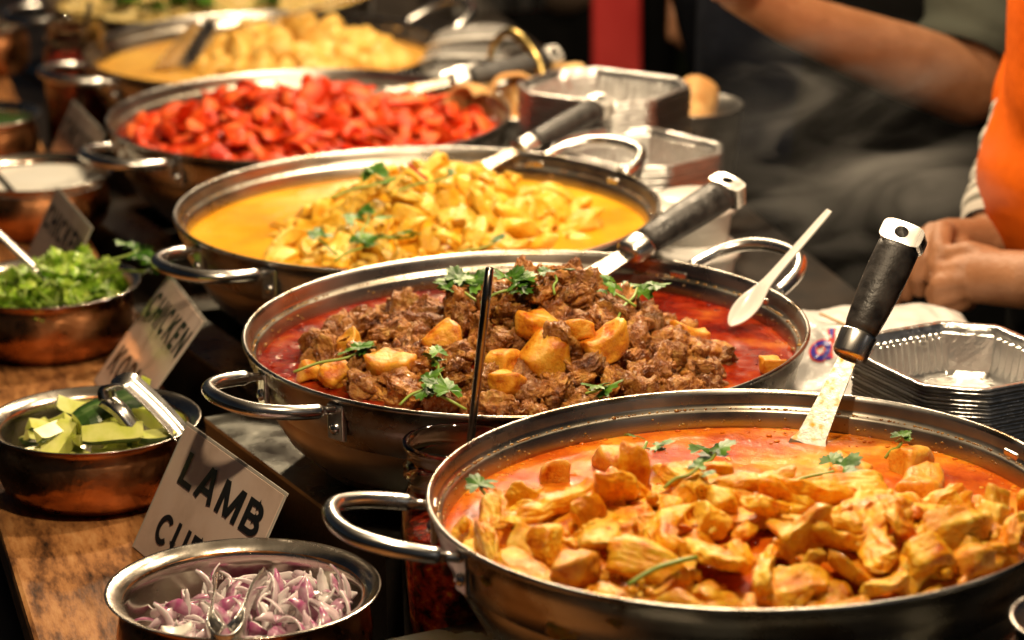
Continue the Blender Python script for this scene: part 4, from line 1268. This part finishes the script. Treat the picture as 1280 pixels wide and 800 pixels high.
T4, U4 = at(86, 124, -.035), at(126, 164, -.035)
sign(T4, U4, T4-Vector((.045, .035, .106)), [('CHICKEN', .05, .12, .9, .27)], 'farthest menu card, behind the yogurt bowl')

# ------------------------------------------------------------------ foil trays
def tray_mesh(L, Wd, ch, dep, corr=1):
    """takeaway foil tray, rim top at z=0, octagonal outline"""
    hx, hy = L/2, Wd/2
    cs = [(hx-ch, -hy), (hx, -hy+ch), (hx, hy-ch), (hx-ch, hy), (-hx+ch, hy), (-hx, hy-ch), (-hx, -hy+ch), (-hx+ch, -hy)]
    out = []
    for k in range(8):
        a, b = Vector((*cs[k-1], 0)), Vector((*cs[k], 0))
        n = 6 if (b-a).length < ch*1.6 else 22
        nn = Vector(((b-a).y, -(b-a).x, 0)).normalized()
        for i in range(n):
            t = i/n
            out.append((a+(b-a)*t, nn, 0 if n == 6 else 1, i))
    m_ = len(out)
    rings = [(.007, -.0035), (.0082, -.0022), (.0078, -.0004), (.006, .0004), (.0015, .0), (.0002, -.0012), (-.0012, -.006), (-.0016, -.0075), (-.003, -.009), (-.0075, -dep+.012), (-.0085, -dep+.004), (-.012, -dep), (-.02, -dep)]
    vs, fs = [], []
    for ri, (of, zz) in enumerate(rings):
        for (p, nn, st, i) in out:
            d = of
            if 8 <= ri <= 9 and st: d += .0013*(1 if i % 2 else -1)
            if 8 <= ri <= 9 and not st: d += .0012*noise.noise(Vector((p.x*400, p.y*400, zz*50)))
            q = p+nn*d
            vs.append(Vector((q.x, q.y, zz+.0004*noise.noise(Vector((p.x*130, p.y*130, ri))))))
    for ri in range(len(rings)-1):
        for k in range(m_):
            fs.append((ri*m_+k, ri*m_+(k+1) % m_, (ri+1)*m_+(k+1) % m_, (ri+1)*m_+k))
    fs.append(tuple((len(rings)-1)*m_+k for k in range(m_)))
    me = mesh('tray', vs, fs, False)
    for p in me.polygons:
        p.use_smooth = p.index//m_ not in (7, 8, 9)
    return me
tm = tray_mesh(.176, .145, .034, .045)
tm.materials.append(M['foil'])
def stack(c, ztop, n, step, ang, label_top, label, group, me=tm, s=1.0):
    r = random.Random(int(c[0]*1000))
    for k in range(n):
        o = bpy.data.objects.new('foil_tray', me); C.objects.link(o)
        o.location = (c[0]+r.uniform(-.0012, .0012), c[1]+r.uniform(-.0012, .0012), ztop-k*step)
        o.rotation_euler = (r.uniform(-.004, .004), r.uniform(-.004, .004), ang+r.uniform(-.012, .012))
        o.scale = (s, s, s)
        tag(o, label_top if k == 0 else label, 'foil tray', group)
uang = math.atan2(uv.y, uv.x)
# near-left chamfer of the top tray at px (1082,428); long side along uv
ztop = .014
A = at(1080, 428, ztop)
c = A + uv*(.088-.016) + wv_*(.0725-.016)
stack(c, ztop, 31, .0034, uang, 'empty foil tray on top of the front stack, behind the front pan', 'foil tray nested in the front stack below its top tray', 'foil trays in the front stack')
c2 = (at(760, 155, .0)+at(832, 212, .0))*.5
a2 = math.atan2(at(885, 185, 0).y-at(760, 155, 0).y, at(885, 185, 0).x-at(760, 155, 0).x)
stack(c2, 0.0, 24, .004, a2, 'top foil tray of the middle stack, beside the korma pan', 'foil tray nested in the middle stack beside the korma pan', 'foil trays in the middle stack')
c3 = (at(745, 78, .03)+at(797, 135, .03))*.5
a3 = at(797, 135, .03)-at(682, 120, .03)
stack((c3.x-.015, c3.y), .03, 24, .0052, math.atan2(a3.y, a3.x), 'deep foil tray on top of the back stack, under the red post', 'foil tray nested in the back stack under the red post', 'foil trays in the back stack')

# paper sheet and stick by the trays
q = at(1043, 400, -.03)
tag(obj('wooden_stick', mesh('stick', *xf(rbox(.05, .004, .002, .0005), frame(at(1052, 404, -.05), (.8, -.5, -.25), (.3, .8, 0)))), M['wood_stick']), 'small wooden stick lying on the white bag', 'stick')

# ------------------------------------------------------------------ white carrier bag
bc = at(1085, 445, -.09)
def bagf(s, t):
    """s across 0..1, t 0..1 from near foot over the top to the far foot"""
    x_ = (s-.5)*.24
    prof = catmull([(0, -.085, 0), (0, -.075, .035), (0, -.045, .072), (0, .02, .085), (0, .09, .07), (0, .13, .03), (0, .14, 0)], 8)
    f = t*(len(prof)-1); i = min(int(f), len(prof)-2); p = prof[i].lerp(prof[i+1], f-i)
    edge = 1-abs(2*s-1)**4*.35
    d = Vector((x_, p.y, p.z*edge))
    n_ = Vector((0, -.6, .8))
    return d + n_*(.012*fbm(Vector((s*4, t*5, 2.2)), 4) + .004*noise.noise(Vector((s*14, t*16, 1))))
N1, N2 = 60, 70
vs = [bagf(i/N1, j/N2) for j in range(N2+1) for i in range(N1+1)]
for v in vs: v.z = max(v.z, 0)
fs = [(j*(N1+1)+i, j*(N1+1)+i+1, (j+1)*(N1+1)+i+1, (j+1)*(N1+1)+i) for j in range(N2) for i in range(N1)]
bagM = frame((bc.x, bc.y, CZ+.002), (1, .12, 0), (-.12, 1, 0))
bag = obj('carrier_bag', mesh('carrier_bag', vs, fs), M['bag'])
bag.matrix_world = bagM
tag(bag, 'crumpled white plastic carrier bag with a blue letter d', 'bag')
bvh = BVHTree.FromPolygons(vs, fs)
tp = at(1012, 447, -.08)
def decal(txt, size, grow, z, m, px0, py0):
    me = text_mesh(txt, size, grow)
    bi = bagM.inverted()
    for v in me.vertices:
        # lay the print on the bag's skin: spread in the bag's own surface plane, then drop on it
        lx, ly = v.co.x+v.co.y*.25, v.co.y
        l = bi @ at(px0, py0, -.085) + Vector((lx, ly*.55, ly*.85))
        hit = bvh.ray_cast(l+Vector((0, -.3, .25)), Vector((0, .76, -.64)))
        v.co = (hit[0] + hit[1]*z*(1 if hit[1].z > 0 else -1)) if hit[0] else l
    o = obj('letter', me, m, bag)
decal('d', .034, .26, .0008, M['ink_red'], 1008, 456)
decal('d', .034, .15, .0014, M['ink_blue'], 1008, 456)

# white tubs with lids behind the lamb spatula
def tub(c, label, s=1):
    root = empty('plastic_tub', c, label, 'tub', 'white tubs behind the lamb spatula')
    obj('body', mesh('body', *lathe([(0, 0), (.036*s, 0), (.04*s, .03), (.041*s, .036)], 56)), M['white_plastic'], root)
    obj('lid', mesh('lid', *lathe([(.0405*s, .030), (.0445*s, .030), (.0445*s, .037), (.0425*s, .0385), (.039*s, .0385), (.038*s, .046), (.036*s, .0475), (0, .0475)], 56)), M['white_plastic'], root)
lc = at(872, 292, -.02)
for k, (z_, lab) in enumerate(((CZ, 'lowest white lidded tub in the pile behind the lamb spatula'), (CZ+.049, 'middle white lidded tub in the pile behind the lamb spatula'), (CZ+.098, 'top white lidded tub in the pile behind the lamb spatula'))):
    tub((lc.x+(.004 if k == 1 else 0), lc.y+.06, z_+.001), lab)

# poppadom bowl and breads
pc = at(859, 131, -.02)
root = empty('steel_bowl', (pc.x, pc.y, CZ), 'dark steel bowl holding rolled flat breads, behind the foil stacks', 'bowl')
obj('body', mesh('body', *lathe([(0, 0), (.04, 0), (.055, .03), (.064, .09), (.066, .118), (.069, .119), (.069, .121), (.065, .121), (.061, .09), (.05, .03), (0, .008)], 72)), M['steel'], root)
r = random.Random(4)
def bread(c, rot, s, lab, grp):
    vs, fs = [], []
    n, k = 22, 10
    for j in range(k+1):
        for i in range(n+1):
            a = -2.2+4.6*i/n
            rr = .026+.004*i/n+.002*noise.noise(Vector((i*.4, j*.5, s*9)))
            vs.append(Vector(((j/k-.5)*.10, rr*math.cos(a), rr*math.sin(a)))+Vector((0, 0, .003*math.sin(j))))
    fs = [(j*(n+1)+i, j*(n+1)+i+1, (j+1)*(n+1)+i+1, (j+1)*(n+1)+i) for j in range(k) for i in range(n)]
    o = obj('flat_bread', mesh('flat_bread', vs, fs), M['bread'], None, c)
    o.rotation_euler = rot; o.scale = (s, s, s)
    sm_ = o.modifiers.new('solid', 'SOLIDIFY'); sm_.thickness = .003
    tag(o, lab, 'bread', grp)
bp = Vector((pc.x, pc.y, CZ))
bread(bp+Vector((.006, -.008, .112)), (1.2, -.5, 1.3), .85, 'rolled flat bread lying in the steel bowl, larger one on the right', None)
bread(bp+Vector((-.028, .005, .112)), (.9, .9, 2.0), .75, 'rolled flat bread standing at the back of the bowl', None)
bread(bp+Vector((.0, .0, .08)), (.2, .1, .3), .85, 'flat bread under the others in the steel bowl', None)
# bread basket behind the red pan
bc2 = at(640, 112, -.03)
root = empty('bread_tray', (bc2.x, bc2.y, CZ), 'steel dish of flat breads with an arched brass handle, behind the red pan', 'dish')
obj('body', mesh('body', *lathe([(0, .0), (.08, 0), (.098, .06), (.105, .095), (.108, .095), (.108, .098), (.103, .097), (.09, .05), (0, .006)], 64)), M['satin'], root)
ap = [(-.03, .085, .09), (-.024, .07, .15), (0, .04, .175), (.03, .0, .15), (.045, -.02, .10)]
obj('handle', mesh('handle', *tube(catmull(ap, 8), .0065, 12, flat=.6)), M['wicker'], root)
for k in range(4):
    bread(Vector((bc2.x-.03+.025*k, bc2.y-.03+.02*(k % 2), CZ+.09+.012*(k % 2))), (.2*k, .2, .8+.9*k), 1.05, 'flat bread in the steel dish behind the red pan', 'flat breads in the steel dish')
# clear tubs with shining lids, tilted, beside the creamy pan
dc = at(590, 78, -.05)
for k in range(3):
    c = Vector((dc.x+.012*k-.02, dc.y+.05+.015*k, CZ+.05+.022*k))
    root = empty('clear_lid', c, ('lowest', 'middle', 'topmost')[k]+' clear plastic lid in the leaning stack beside the creamy pan', 'lid', 'clear plastic lids')
    root.rotation_euler = (-.35, .1, .2*k)
    obj('dome', mesh('dome', *lathe([(.062, 0), (.066, .001), (.066, .004), (.06, .005), (.056, .018), (.045, .024), (0, .026)], 64)), M['clear'], root)
    obj('rim', mesh('rim', *lathe([(.0665, .0), (.069, .002), (.0665, .0045)], 64)), M['white_plastic'], root)
mb = MB(); mb.add(*rbox(.16, .16, .17, .006))
o = obj('steel_canister', mb.me('steel_canister'), M['satin'], None, (at(600, 60, CZ).x, at(600, 60, CZ).y+.32, CZ+.086)); o.rotation_euler = (0, 0, .4)
tag(o, 'square steel canister standing behind the clear lids', 'canister')

# ------------------------------------------------------------------ post
mb = MB(); mb.add(*xf(rbox(.085, .085, 2.9, .006), Matrix.Translation((0, 0, GZ+1.452))))
pq = aty(770, 60, 5.6)
o = obj('red_post', mb.me('red_post', False), M['red_paint'], None, (pq.x, 5.6, 0))
tag(o, 'red square stall post behind the foil trays', 'post')

# ------------------------------------------------------------------ people
def capsule(a, b, ra, rb, n=20, m=8, ky=1.0, cap=True):
    a, b = Vector(a), Vector(b)
    d = (b-a)
    L = d.length
    z = d.normalized()
    x = z.orthogonal().normalized() if abs(z.z) < .8 else Vector((1, 0, 0)); x = (x-z*x.dot(z)).normalized(); y = z.cross(x)
    prof = []
    if cap: prof += [(ra*math.sin(t), -ra*math.cos(t)) for t in [(k/m)*math.pi/2 for k in range(m)]]
    else: prof += [(1e-4, 0)]
    prof += [(ra, 0), (rb, L)]
    if cap: prof += [(rb*math.cos(t), L+rb*math.sin(t)) for t in [((k+1)/m)*math.pi/2 for k in range(m)]]
    else: prof += [(1e-4, L)]
    vs, fs = [], []
    for (r_, zz) in prof:
        r_ = max(r_, 1e-4)
        for k in range(n):
            t = 2*math.pi*k/n
            vs.append(a+z*zz+x*r_*math.cos(t)+y*r_*ky*math.sin(t))
    for i in range(len(prof)-1):
        for k in range(n): fs.append((i*n+k, i*n+(k+1) % n, (i+1)*n+(k+1) % n, (i+1)*n+k))
    fs.append(tuple(range(n))[::-1]); fs.append(tuple((len(prof)-1)*n+k for k in range(n)))
    return vs, fs
def ellip(c, r): return [Vector(c)+Vector((v.x*r[0], v.y*r[1], v.z*r[2])) for v in ICO[3][0]], ICO[3][1]
def fuse(name, shapes, voxel, m, parent, smooth=4):
    mb = MB()
    for s in shapes: mb.add(*s)
    me = mb.me(name)
    o = bpy.data.objects.new(name, me); C.objects.link(o)
    rm = o.modifiers.new('r', 'REMESH'); rm.mode = 'VOXEL'; rm.voxel_size = voxel; rm.use_smooth_shade = True
    s = o.modifiers.new('s', 'SMOOTH'); s.iterations = smooth; s.factor = .5
    dg = bpy.context.evaluated_depsgraph_get(); dg.update()
    me2 = bpy.data.meshes.new_from_object(o.evaluated_get(dg))
    bpy.data.objects.remove(o)
    me2.polygons.foreach_set('use_smooth', [True]*len(me2.polygons))
    me2.materials.clear()
    o = obj(name, me2, m, parent)
    o.matrix_parent_inverse = Matrix.Translation(-parent.location)
    return o
def head_shapes(h, face):
    """head centre h, facing direction (unit, horizontal)"""
    h = Vector(h); f = Vector(face).normalized(); s = Vector((0, 0, 1)).cross(f)
    S = [ellip(h+Vector((0, 0, .02)), (.078, .085, .095)), ellip(h+f*.025+Vector((0, 0, -.05)), (.058, .058, .06)), capsule(h+f*.09+Vector((0, 0, .01)), h+f*.108+Vector((0, 0, -.022)), .008, .014),
         capsule(h+f*.084+s*.022+Vector((0, 0, -.062)), h+f*.084-s*.022+Vector((0, 0, -.062)), .007, .007)]
    for e in (-1, 1): S.append(ellip(h+s*e*.082+Vector((0, 0, -.005)), (.018, .018, .032)))
    return S
def fingers(chains):
    S = []
    for ch in chains:
        for (a, b) in zip(ch[:-1], ch[1:]): S.append(capsule(a[0], b[0], a[1], b[1], 14, 5))
    return S
def features(h, face, root, hairm):
    h = Vector(h); f = Vector(face).normalized(); s = Vector((0, 0, 1)).cross(f)
    for e in (-1, 1):
        o = obj('eye', mesh('eye', *ellip(h+f*.078+s*e*.032+Vector((0, 0, .015)), (.012, .012, .010))), M['white_plastic'], root); o.matrix_parent_inverse = Matrix.Translation(-root.location)
    fuse('hair', [ellip(h+Vector((0, 0, .05))-f*.015, (.088, .092, .085)), ellip(h-f*.05+Vector((0, 0, -.01)), (.07, .07, .09))], .01, hairm, root)

# --- person in orange, at the right, hands clasped above the shelf
HZ = aty(1180, 333, 3.24)       # the clasped hands
root = empty('person', (.66, 3.36, GZ), 'person in orange top over striped sleeves, hands clasped, at right edge', 'person')
S = []
hd = Vector((.66, 3.34, .60))
S += head_shapes(hd, (-1, -.1, 0))
S += [capsule((.70, 3.36, .40), (.67, 3.345, .55), .058, .052), capsule((.71, 3.37, -.05), (.70, 3.36, .30), .14, .15, ky=.8)]
S += [capsule((.69, 3.30, -.12), (.70, 3.28, -.55), .085, .065), capsule((.70, 3.28, -.55), (.71, 3.29, -.98), .058, .04), capsule((.71, 3.29, -1.0), (.56, 3.27, -1.01), .035, .03),
      capsule((.69, 3.46, -.12), (.70, 3.48, -.55), .085, .065), capsule((.70, 3.48, -.55), (.71, 3.49, -.98), .058, .04), capsule((.71, 3.49, -1.0), (.56, 3.5, -1.01), .035, .03)]
wf, wn = aty(1236, 303, 3.31), aty(1284, 350, 3.15)
ef, en = aty(1300, 140, 3.50), Vector((.66, 3.10, -.02))
sf, sn = Vector((.70, 3.54, .33)), Vector((.70, 3.19, .33))
S += [capsule(sf, ef, .05, .043), capsule(ef, wf, .042, .027), capsule(sn, en, .05, .045), capsule(en, wn, .046, .030)]
# far hand: back of the hand up, fingers hanging down in front
def chain(pts, r0, r1):
    n = len(pts)-1
    return [(aty(*p), r0+(r1-r0)*k/n) for k, p in enumerate(pts)]
S += [capsule(wf, aty(1186, 296, 3.285), .026, .020), capsule(aty(1208, 300, 3.30), aty(1166, 302, 3.285), .022, .016), capsule(aty(1180, 292, 3.272), aty(1157, 304, 3.290), .0145, .0135)]
S += fingers([
  chain([(1178, 289, 3.262), (1176, 312, 3.222), (1171, 332, 3.214), (1168, 347, 3.216)], .0125, .0098),
  chain([(1166, 291, 3.268), (1150, 322, 3.236), (1147, 346, 3.232), (1150, 362, 3.238)], .0120, .0088),
  chain([(1157, 296, 3.278), (1134, 328, 3.252), (1130, 352, 3.248), (1133, 368, 3.250)], .0112, .0082),
  chain([(1152, 303, 3.290), (1122, 338, 3.270), (1118, 358, 3.266), (1121, 374, 3.264)], .0100, .0074),
  chain([(1200, 304, 3.276), (1204, 322, 3.248), (1194, 336, 3.236)], .0125, .0100)])
# near hand: closed below it, thumb on top
S += [capsule(wn, aty(1222, 345, 3.195), .030, .028), capsule(aty(1232, 344, 3.205), aty(1204, 360, 3.215), .024, .020), capsule(aty(1212, 338, 3.21), aty(1208, 374, 3.212), .014, .013)]
S += fingers([
  chain([(1202, 336, 3.188), (1184, 340, 3.196), (1174, 352, 3.206), (1180, 362, 3.215)], .0125, .0092),
  chain([(1198, 350, 3.182), (1176, 355, 3.188), (1168, 368, 3.200), (1176, 377, 3.210)], .0125, .0092),
  chain([(1199, 364, 3.184), (1178, 371, 3.190), (1171, 383, 3.203), (1180, 390, 3.212)], .0118, .0088),
  chain([(1204, 376, 3.190), (1187, 384, 3.196), (1181, 394, 3.208), (1189, 399, 3.215)], .0105, .0080),
  chain([(1240, 324, 3.195), (1212, 314, 3.202), (1187, 317, 3.214)], .0130, .0095)])
fuse('body', S, .0030, M['skin'], root, 2)
features(hd, (-1, -.1, 0), root, M['hair'])
for p_ in (aty(1168, 344, 3.2065),):
    o = obj('fingernail', mesh('nail', *ellip(p_, (.0045, .0022, .006))), M['nail'], root); o.matrix_parent_inverse = Matrix.Translation(-root.location)
fuse('orange_top', [capsule((.70, 3.36, -.0), (.70, 3.36, .30), .165, .17, ky=.85), capsule((.665, 3.34, .02), (.67, 3.34, .09), .172, .155, ky=.9), capsule((.70, 3.37, -.10), (.70, 3.36, .02), .165, .165, ky=.9), capsule((.645, 3.30, .13), (.655, 3.30, .25), .13, .14),
                    capsule(sf+Vector((0, 0, .02)), sf.lerp(ef, .96), .066, .060, cap=True), capsule(sn+Vector((0, 0, .02)), sn.lerp(en, .62), .08, .074), capsule((.70, 3.25, .36), (.70, 3.46, .36), .07, .07)], .010, M['orange'], root, 6)
def sleeve(a, b, ra, rb, m, parent, name='sleeve', folds=.004):
    a, b = Vector(a), Vector(b)
    L = (b-a).length
    Mx = frame(a, (b-a).orthogonal(), (b-a).cross((b-a).orthogonal()))
    vs, fs = [], []
    n, k = 30, 28
    for i in range(n+1):
        t = i/n
        for j in range(k):
            q = 2*math.pi*j/k
            r_ = ra+(rb-ra)*t + folds*noise.noise(Vector((math.cos(q)*1.5, math.sin(q)*1.5, t*7)))+folds*.5*math.sin(t*26+q)
            if i == n: r_ *= .88
            vs.append(Vector((r_*math.cos(q), r_*math.sin(q), t*L)))
    for i in range(n):
        for j in range(k): fs.append((i*k+j, i*k+(j+1) % k, (i+1)*k+(j+1) % k, (i+1)*k+j))
    o = obj(name, mesh(name, vs, fs), m, parent)
    o.matrix_parent_inverse = Matrix.Translation(-parent.location)
    o.matrix_basis = Mx
    return o
sleeve(ef-(wf-ef)*.02, ef.lerp(wf, .93), .052, .040, M['stripes'], root)
sleeve(sn.lerp(en, .5), en+(en-sn)*.02, .066, .060, M['stripes'], root)
fuse('trousers', [capsule((.685, 3.37, -.10), (.685, 3.37, -.2), .15, .15, ky=.9), capsule((.69, 3.30, -.15), (.70, 3.28, -.55), .10, .078), capsule((.70, 3.28, -.55), (.71, 3.29, -.96), .076, .062), capsule((.69, 3.46, -.15), (.70, 3.48, -.55), .10, .078), capsule((.70, 3.48, -.55), (.71, 3.49, -.96), .076, .062)], .014, M['black'], root)

# --- person in dark clothes with a bare forearm
root = empty('person', (.50, 4.15, GZ), 'person in dark clothes with bare forearm and rolled grey green sleeve', 'person')
S = []
hd = Vector((.50, 4.05, .66))
S += head_shapes(hd, (-.7, -.7, 0))
S += [capsule((.52, 4.14, .45), (.505, 4.07, .60), .058, .052), capsule((.52, 4.15, -.02), (.52, 4.14, .34), .14, .15, ky=.8)]
S += [capsule((.43, 4.15, -.1), (.42, 4.15, -.55), .085, .065), capsule((.42, 4.15, -.55), (.42, 4.16, -.98), .058, .04), capsule((.42, 4.16, -1.0), (.40, 4.02, -1.01), .035, .03),
      capsule((.61, 4.15, -.1), (.62, 4.15, -.55), .085, .065), capsule((.62, 4.15, -.55), (.62, 4.16, -.98), .058, .04), capsule((.62, 4.16, -1.0), (.60, 4.02, -1.01), .035, .03)]
wr = aty(985, 22, 3.72); el = aty(1208, 106, 3.86); sh = Vector((.74, 4.06, .36))
S += [capsule(sh, el, .050, .049), capsule(el, el.lerp(wr, .35), .050, .046), capsule(el.lerp(wr, .35), wr, .046, .031)]
ph = aty(925, -18, 3.70)
S += [capsule(wr, ph, .0305, .032), capsule(ph+Vector((0, -.02, .0)), ph+Vector((-.01, .025, .01)), .024, .023)]
fd = (ph-wr).normalized()
ch = []
for k, (o_, l_) in enumerate(((-.030, .072), (-.010, .082), (.010, .078), (.030, .062))):
    a = ph+fd*.02+Vector((0, o_, 0))
    ch.append([(a, .0115), (a+fd*l_*.45+Vector((0, 0, -.004)), .0105), (a+fd*l_*.75+Vector((0, 0, -.02)), .0095), (a+fd*l_*.9+Vector((0, 0, -.038)), .0085)])
ch.append([(ph+Vector((.01, -.03, 0)), .013), (ph+fd*.02+Vector((0, -.055, -.008)), .011), (ph+fd*.045+Vector((0, -.062, -.02)), .0095)])
S += fingers(ch)
s2, e2, w2 = Vector((.33, 4.14, .36)), Vector((.26, 4.25, .12)), Vector((.30, 4.30, -.10))
S += [capsule(s2, e2, .055, .046), capsule(e2, w2, .045, .03), capsule(w2, w2+Vector((.01, .0, -.08)), .028, .026)]
S += fingers([[(w2+Vector((.01, o_, -.10)), .0115), (w2+Vector((.012, o_, -.14)), .010), (w2+Vector((.005, o_, -.17)), .0085)] for o_ in (-.03, -.01, .01, .03)] + [[(w2+Vector((-.01, -.02, -.05)), .012), (w2+Vector((-.04, -.03, -.09)), .010)]])
fuse('body', S, .005, M['skin'], root, 5)
features(hd, (-.7, -.7, 0), root, M['hair'])
fuse('jacket', [capsule((.50, 4.15, -.16), (.52, 4.14, .34), .225, .21, ky=.72), capsule((.40, 4.15, -.10), (.38, 4.14, .3), .16, .13, ky=.9), capsule((.62, 4.15, -.10), (.62, 4.14, .3), .16, .15, ky=.9),
               capsule(s2, e2, .075, .066), capsule(e2, w2, .064, .05), capsule(sh+Vector((0, 0, .02)), sh.lerp(el, .55), .10, .085)], .012, M['navy'], root, 6)
sleeve(sh.lerp(el, .45), sh.lerp(el, .93), .098, .080, M['sage'], root, 'rolled_sleeve', .010)
fuse('apron', [capsule((.52, 4.02, -.62), (.52, 4.0, .2), .17, .15, ky=.35), capsule((.55, 4.06, -.6), (.55, 4.04, -.1), .22, .2, ky=.5)], .014, M['black'], root, 6)
fuse('trousers', [capsule((.43, 4.15, -.12), (.42, 4.15, -.55), .11, .08), capsule((.42, 4.15, -.55), (.42, 4.16, -.96), .078, .064), capsule((.61, 4.15, -.12), (.62, 4.15, -.55), .11, .08), capsule((.62, 4.15, -.55), (.62, 4.16, -.96), .078, .064)], .016, M['black'], root)

# --- people farther back
def bystander(loc, face, m_top, m_leg, label, hand=None, coat=False):
    x, y = loc
    f = Vector((*face, 0)).normalized(); s = Vector((0, 0, 1)).cross(f)
    root = empty('person', (x, y, GZ), label, 'person')
    b = Vector((x, y, 0))
    hd = b+Vector((0, 0, .58))
    S = head_shapes(hd, f)
    S += [capsule(b+Vector((0, 0, .38)), hd, .055, .05), capsule(b+Vector((0, 0, -.08)), b+Vector((0, 0, .30)), .13, .14)]
    T = [capsule(b+Vector((0, 0, -.30 if coat else -.12)), b+Vector((0, 0, .28)), .21 if coat else .17, .18)]
    Lg = []
    for e in (-1, 1):
        hp = b+s*e*.09
        S += [capsule(hp+Vector((0, 0, -.12)), hp+Vector((0, 0, -.55)), .08, .06), capsule(hp+Vector((0, 0, -.55)), hp+Vector((0, 0, -.98)), .055, .04), capsule(hp+Vector((0, 0, -1.0)), hp+f*.14+Vector((0, 0, -1.01)), .034, .03)]
        Lg += [capsule(hp+Vector((0, 0, -.12)), hp+Vector((0, 0, -.55)), .115, .085), capsule(hp+Vector((0, 0, -.55)), hp+Vector((0, 0, -.96)), .082, .066)]
        sh_ = b+s*e*.19+Vector((0, 0, .30))
        if hand is not None and e == hand[1]: w_ = Vector(hand[0]); el_ = sh_.lerp(w_, .5)+Vector((0, 0, -.07))
        else: el_ = sh_+s*e*.05+Vector((0, 0, -.28)); w_ = el_+f*.12+Vector((0, 0, -.18))
        d = (w_-el_).normalized()
        S += [capsule(sh_, el_, .05, .042), capsule(el_, w_, .042, .028), capsule(w_, w_+d*.06, .027, .026)]
        q = d.orthogonal().normalized()
        S += fingers([[(w_+d*.06+q*o_, .011), (w_+d*.11+q*o_, .0095), (w_+d*.13+q*o_+Vector((0, 0, -.02)), .008)] for o_ in (-.03, -.01, .01, .028)] + [[(w_+d*.02-q*.02, .012), (w_+d*.06-q*.055, .0095)]])
        T += [capsule(sh_+Vector((0, 0, .01)), el_, .072, .062), capsule(el_, el_.lerp(w_, .75), .062, .046)]
    fuse('body', S, .0075, M['skin'], root, 4)
    features(hd, f, root, M['hair'])
    fuse('top', T, .016, m_top, root, 5)
    fuse('trousers', Lg, .018, m_leg, root, 4)
hq = aty(592, 2, 5.35)
bystander((.12, 5.72), (-.3, -1), M['brown'], M['black'], 'person in brown behind the clear lids, left of the red post', (hq, -1))
bystander((-.12, 6.1), (0, -1), M['greycloth'], M['brown'], 'person in pale grey clothes at the top, left of the brown one', None, True)
bystander((.40, 6.6), (-.2, -1), M['olive'], M['olive'], 'person in dark olive coat just right of the red post', None, True)
bystander((.62, 7.2), (-.2, -1), M['black'], M['black'], 'person in black standing farthest back', None, True)

# ------------------------------------------------------------------ steam
def steam(name, c, size, dens, scale, lo, seed, label):
    mb = MB(); mb.add(*rbox(*size, 0))
    o = obj(name, mb.me(name, False), None, None, c)
    m = bpy.data.materials.new(name)
    m.use_nodes = True
    t = m.node_tree
    t.nodes.remove(t.nodes['Principled BSDF'])
    v = t.nodes.new('ShaderNodeVolumePrincipled')
    v.inputs['Color'].default_value = (.85, .83, .8, 1)
    v.inputs['Anisotropy'].default_value = .2
    tc = t.nodes.new('ShaderNodeTexCoord')
    mp = t.nodes.new('ShaderNodeMapping')
    mp.inputs['Rotation'].default_value = (0, R_(35), 0)
    mp.inputs['Scale'].default_value = (.75, 1, 1.6)
    mp.inputs['Location'].default_value = (seed, seed*1.3, 0)
    n = t.nodes.new('ShaderNodeTexNoise')
    n.inputs['Scale'].default_value = scale; n.inputs['Detail'].default_value = 4; n.inputs['Roughness'].default_value = .5
    n.inputs['Distortion'].default_value = 1.2
    t.links.new(tc.outputs['Object'], mp.inputs[0]); t.links.new(mp.outputs[0], n.inputs['Vector'])
    r1 = t.nodes.new('ShaderNodeMapRange'); r1.inputs['From Min'].default_value = lo; r1.inputs['From Max'].default_value = lo+.16
    t.links.new(n.outputs['Fac'], r1.inputs['Value'])
    # thins out towards the edge of the puff
    g = t.nodes.new('ShaderNodeVectorMath'); g.operation = 'DIVIDE'; g.inputs[1].default_value = (size[0]/2, size[1]/2, size[2]/2)
    l = t.nodes.new('ShaderNodeVectorMath'); l.operation = 'LENGTH'
    t.links.new(tc.outputs['Object'], g.inputs[0]); t.links.new(g.outputs[0], l.inputs[0])
    r2 = t.nodes.new('ShaderNodeMapRange'); r2.inputs['From Min'].default_value = 1.0; r2.inputs['From Max'].default_value = .35
    t.links.new(l.outputs['Value'], r2.inputs['Value'])
    mu = t.nodes.new('ShaderNodeMath'); mu.operation = 'MULTIPLY'
    mu2 = t.nodes.new('ShaderNodeMath'); mu2.operation = 'MULTIPLY'; mu2.inputs[1].default_value = dens
    t.links.new(r1.outputs[0], mu.inputs[0]); t.links.new(r2.outputs[0], mu.inputs[1])
    t.links.new(mu.outputs[0], mu2.inputs[0]); t.links.new(mu2.outputs[0], v.inputs['Density'])
    t.links.new(v.outputs[0], t.nodes['Material Output'].inputs['Volume'])
    o.data.materials.append(m)
    tag(o, label, 'steam', kind='stuff')
sq = aty(1055, 235, 3.28)
steam('steam', (sq.x, 3.28, sq.z+.02), (.42, .22, .34), 4.6, 9, .50, 4.0, 'wisps of steam rising in front of the dark clothes')
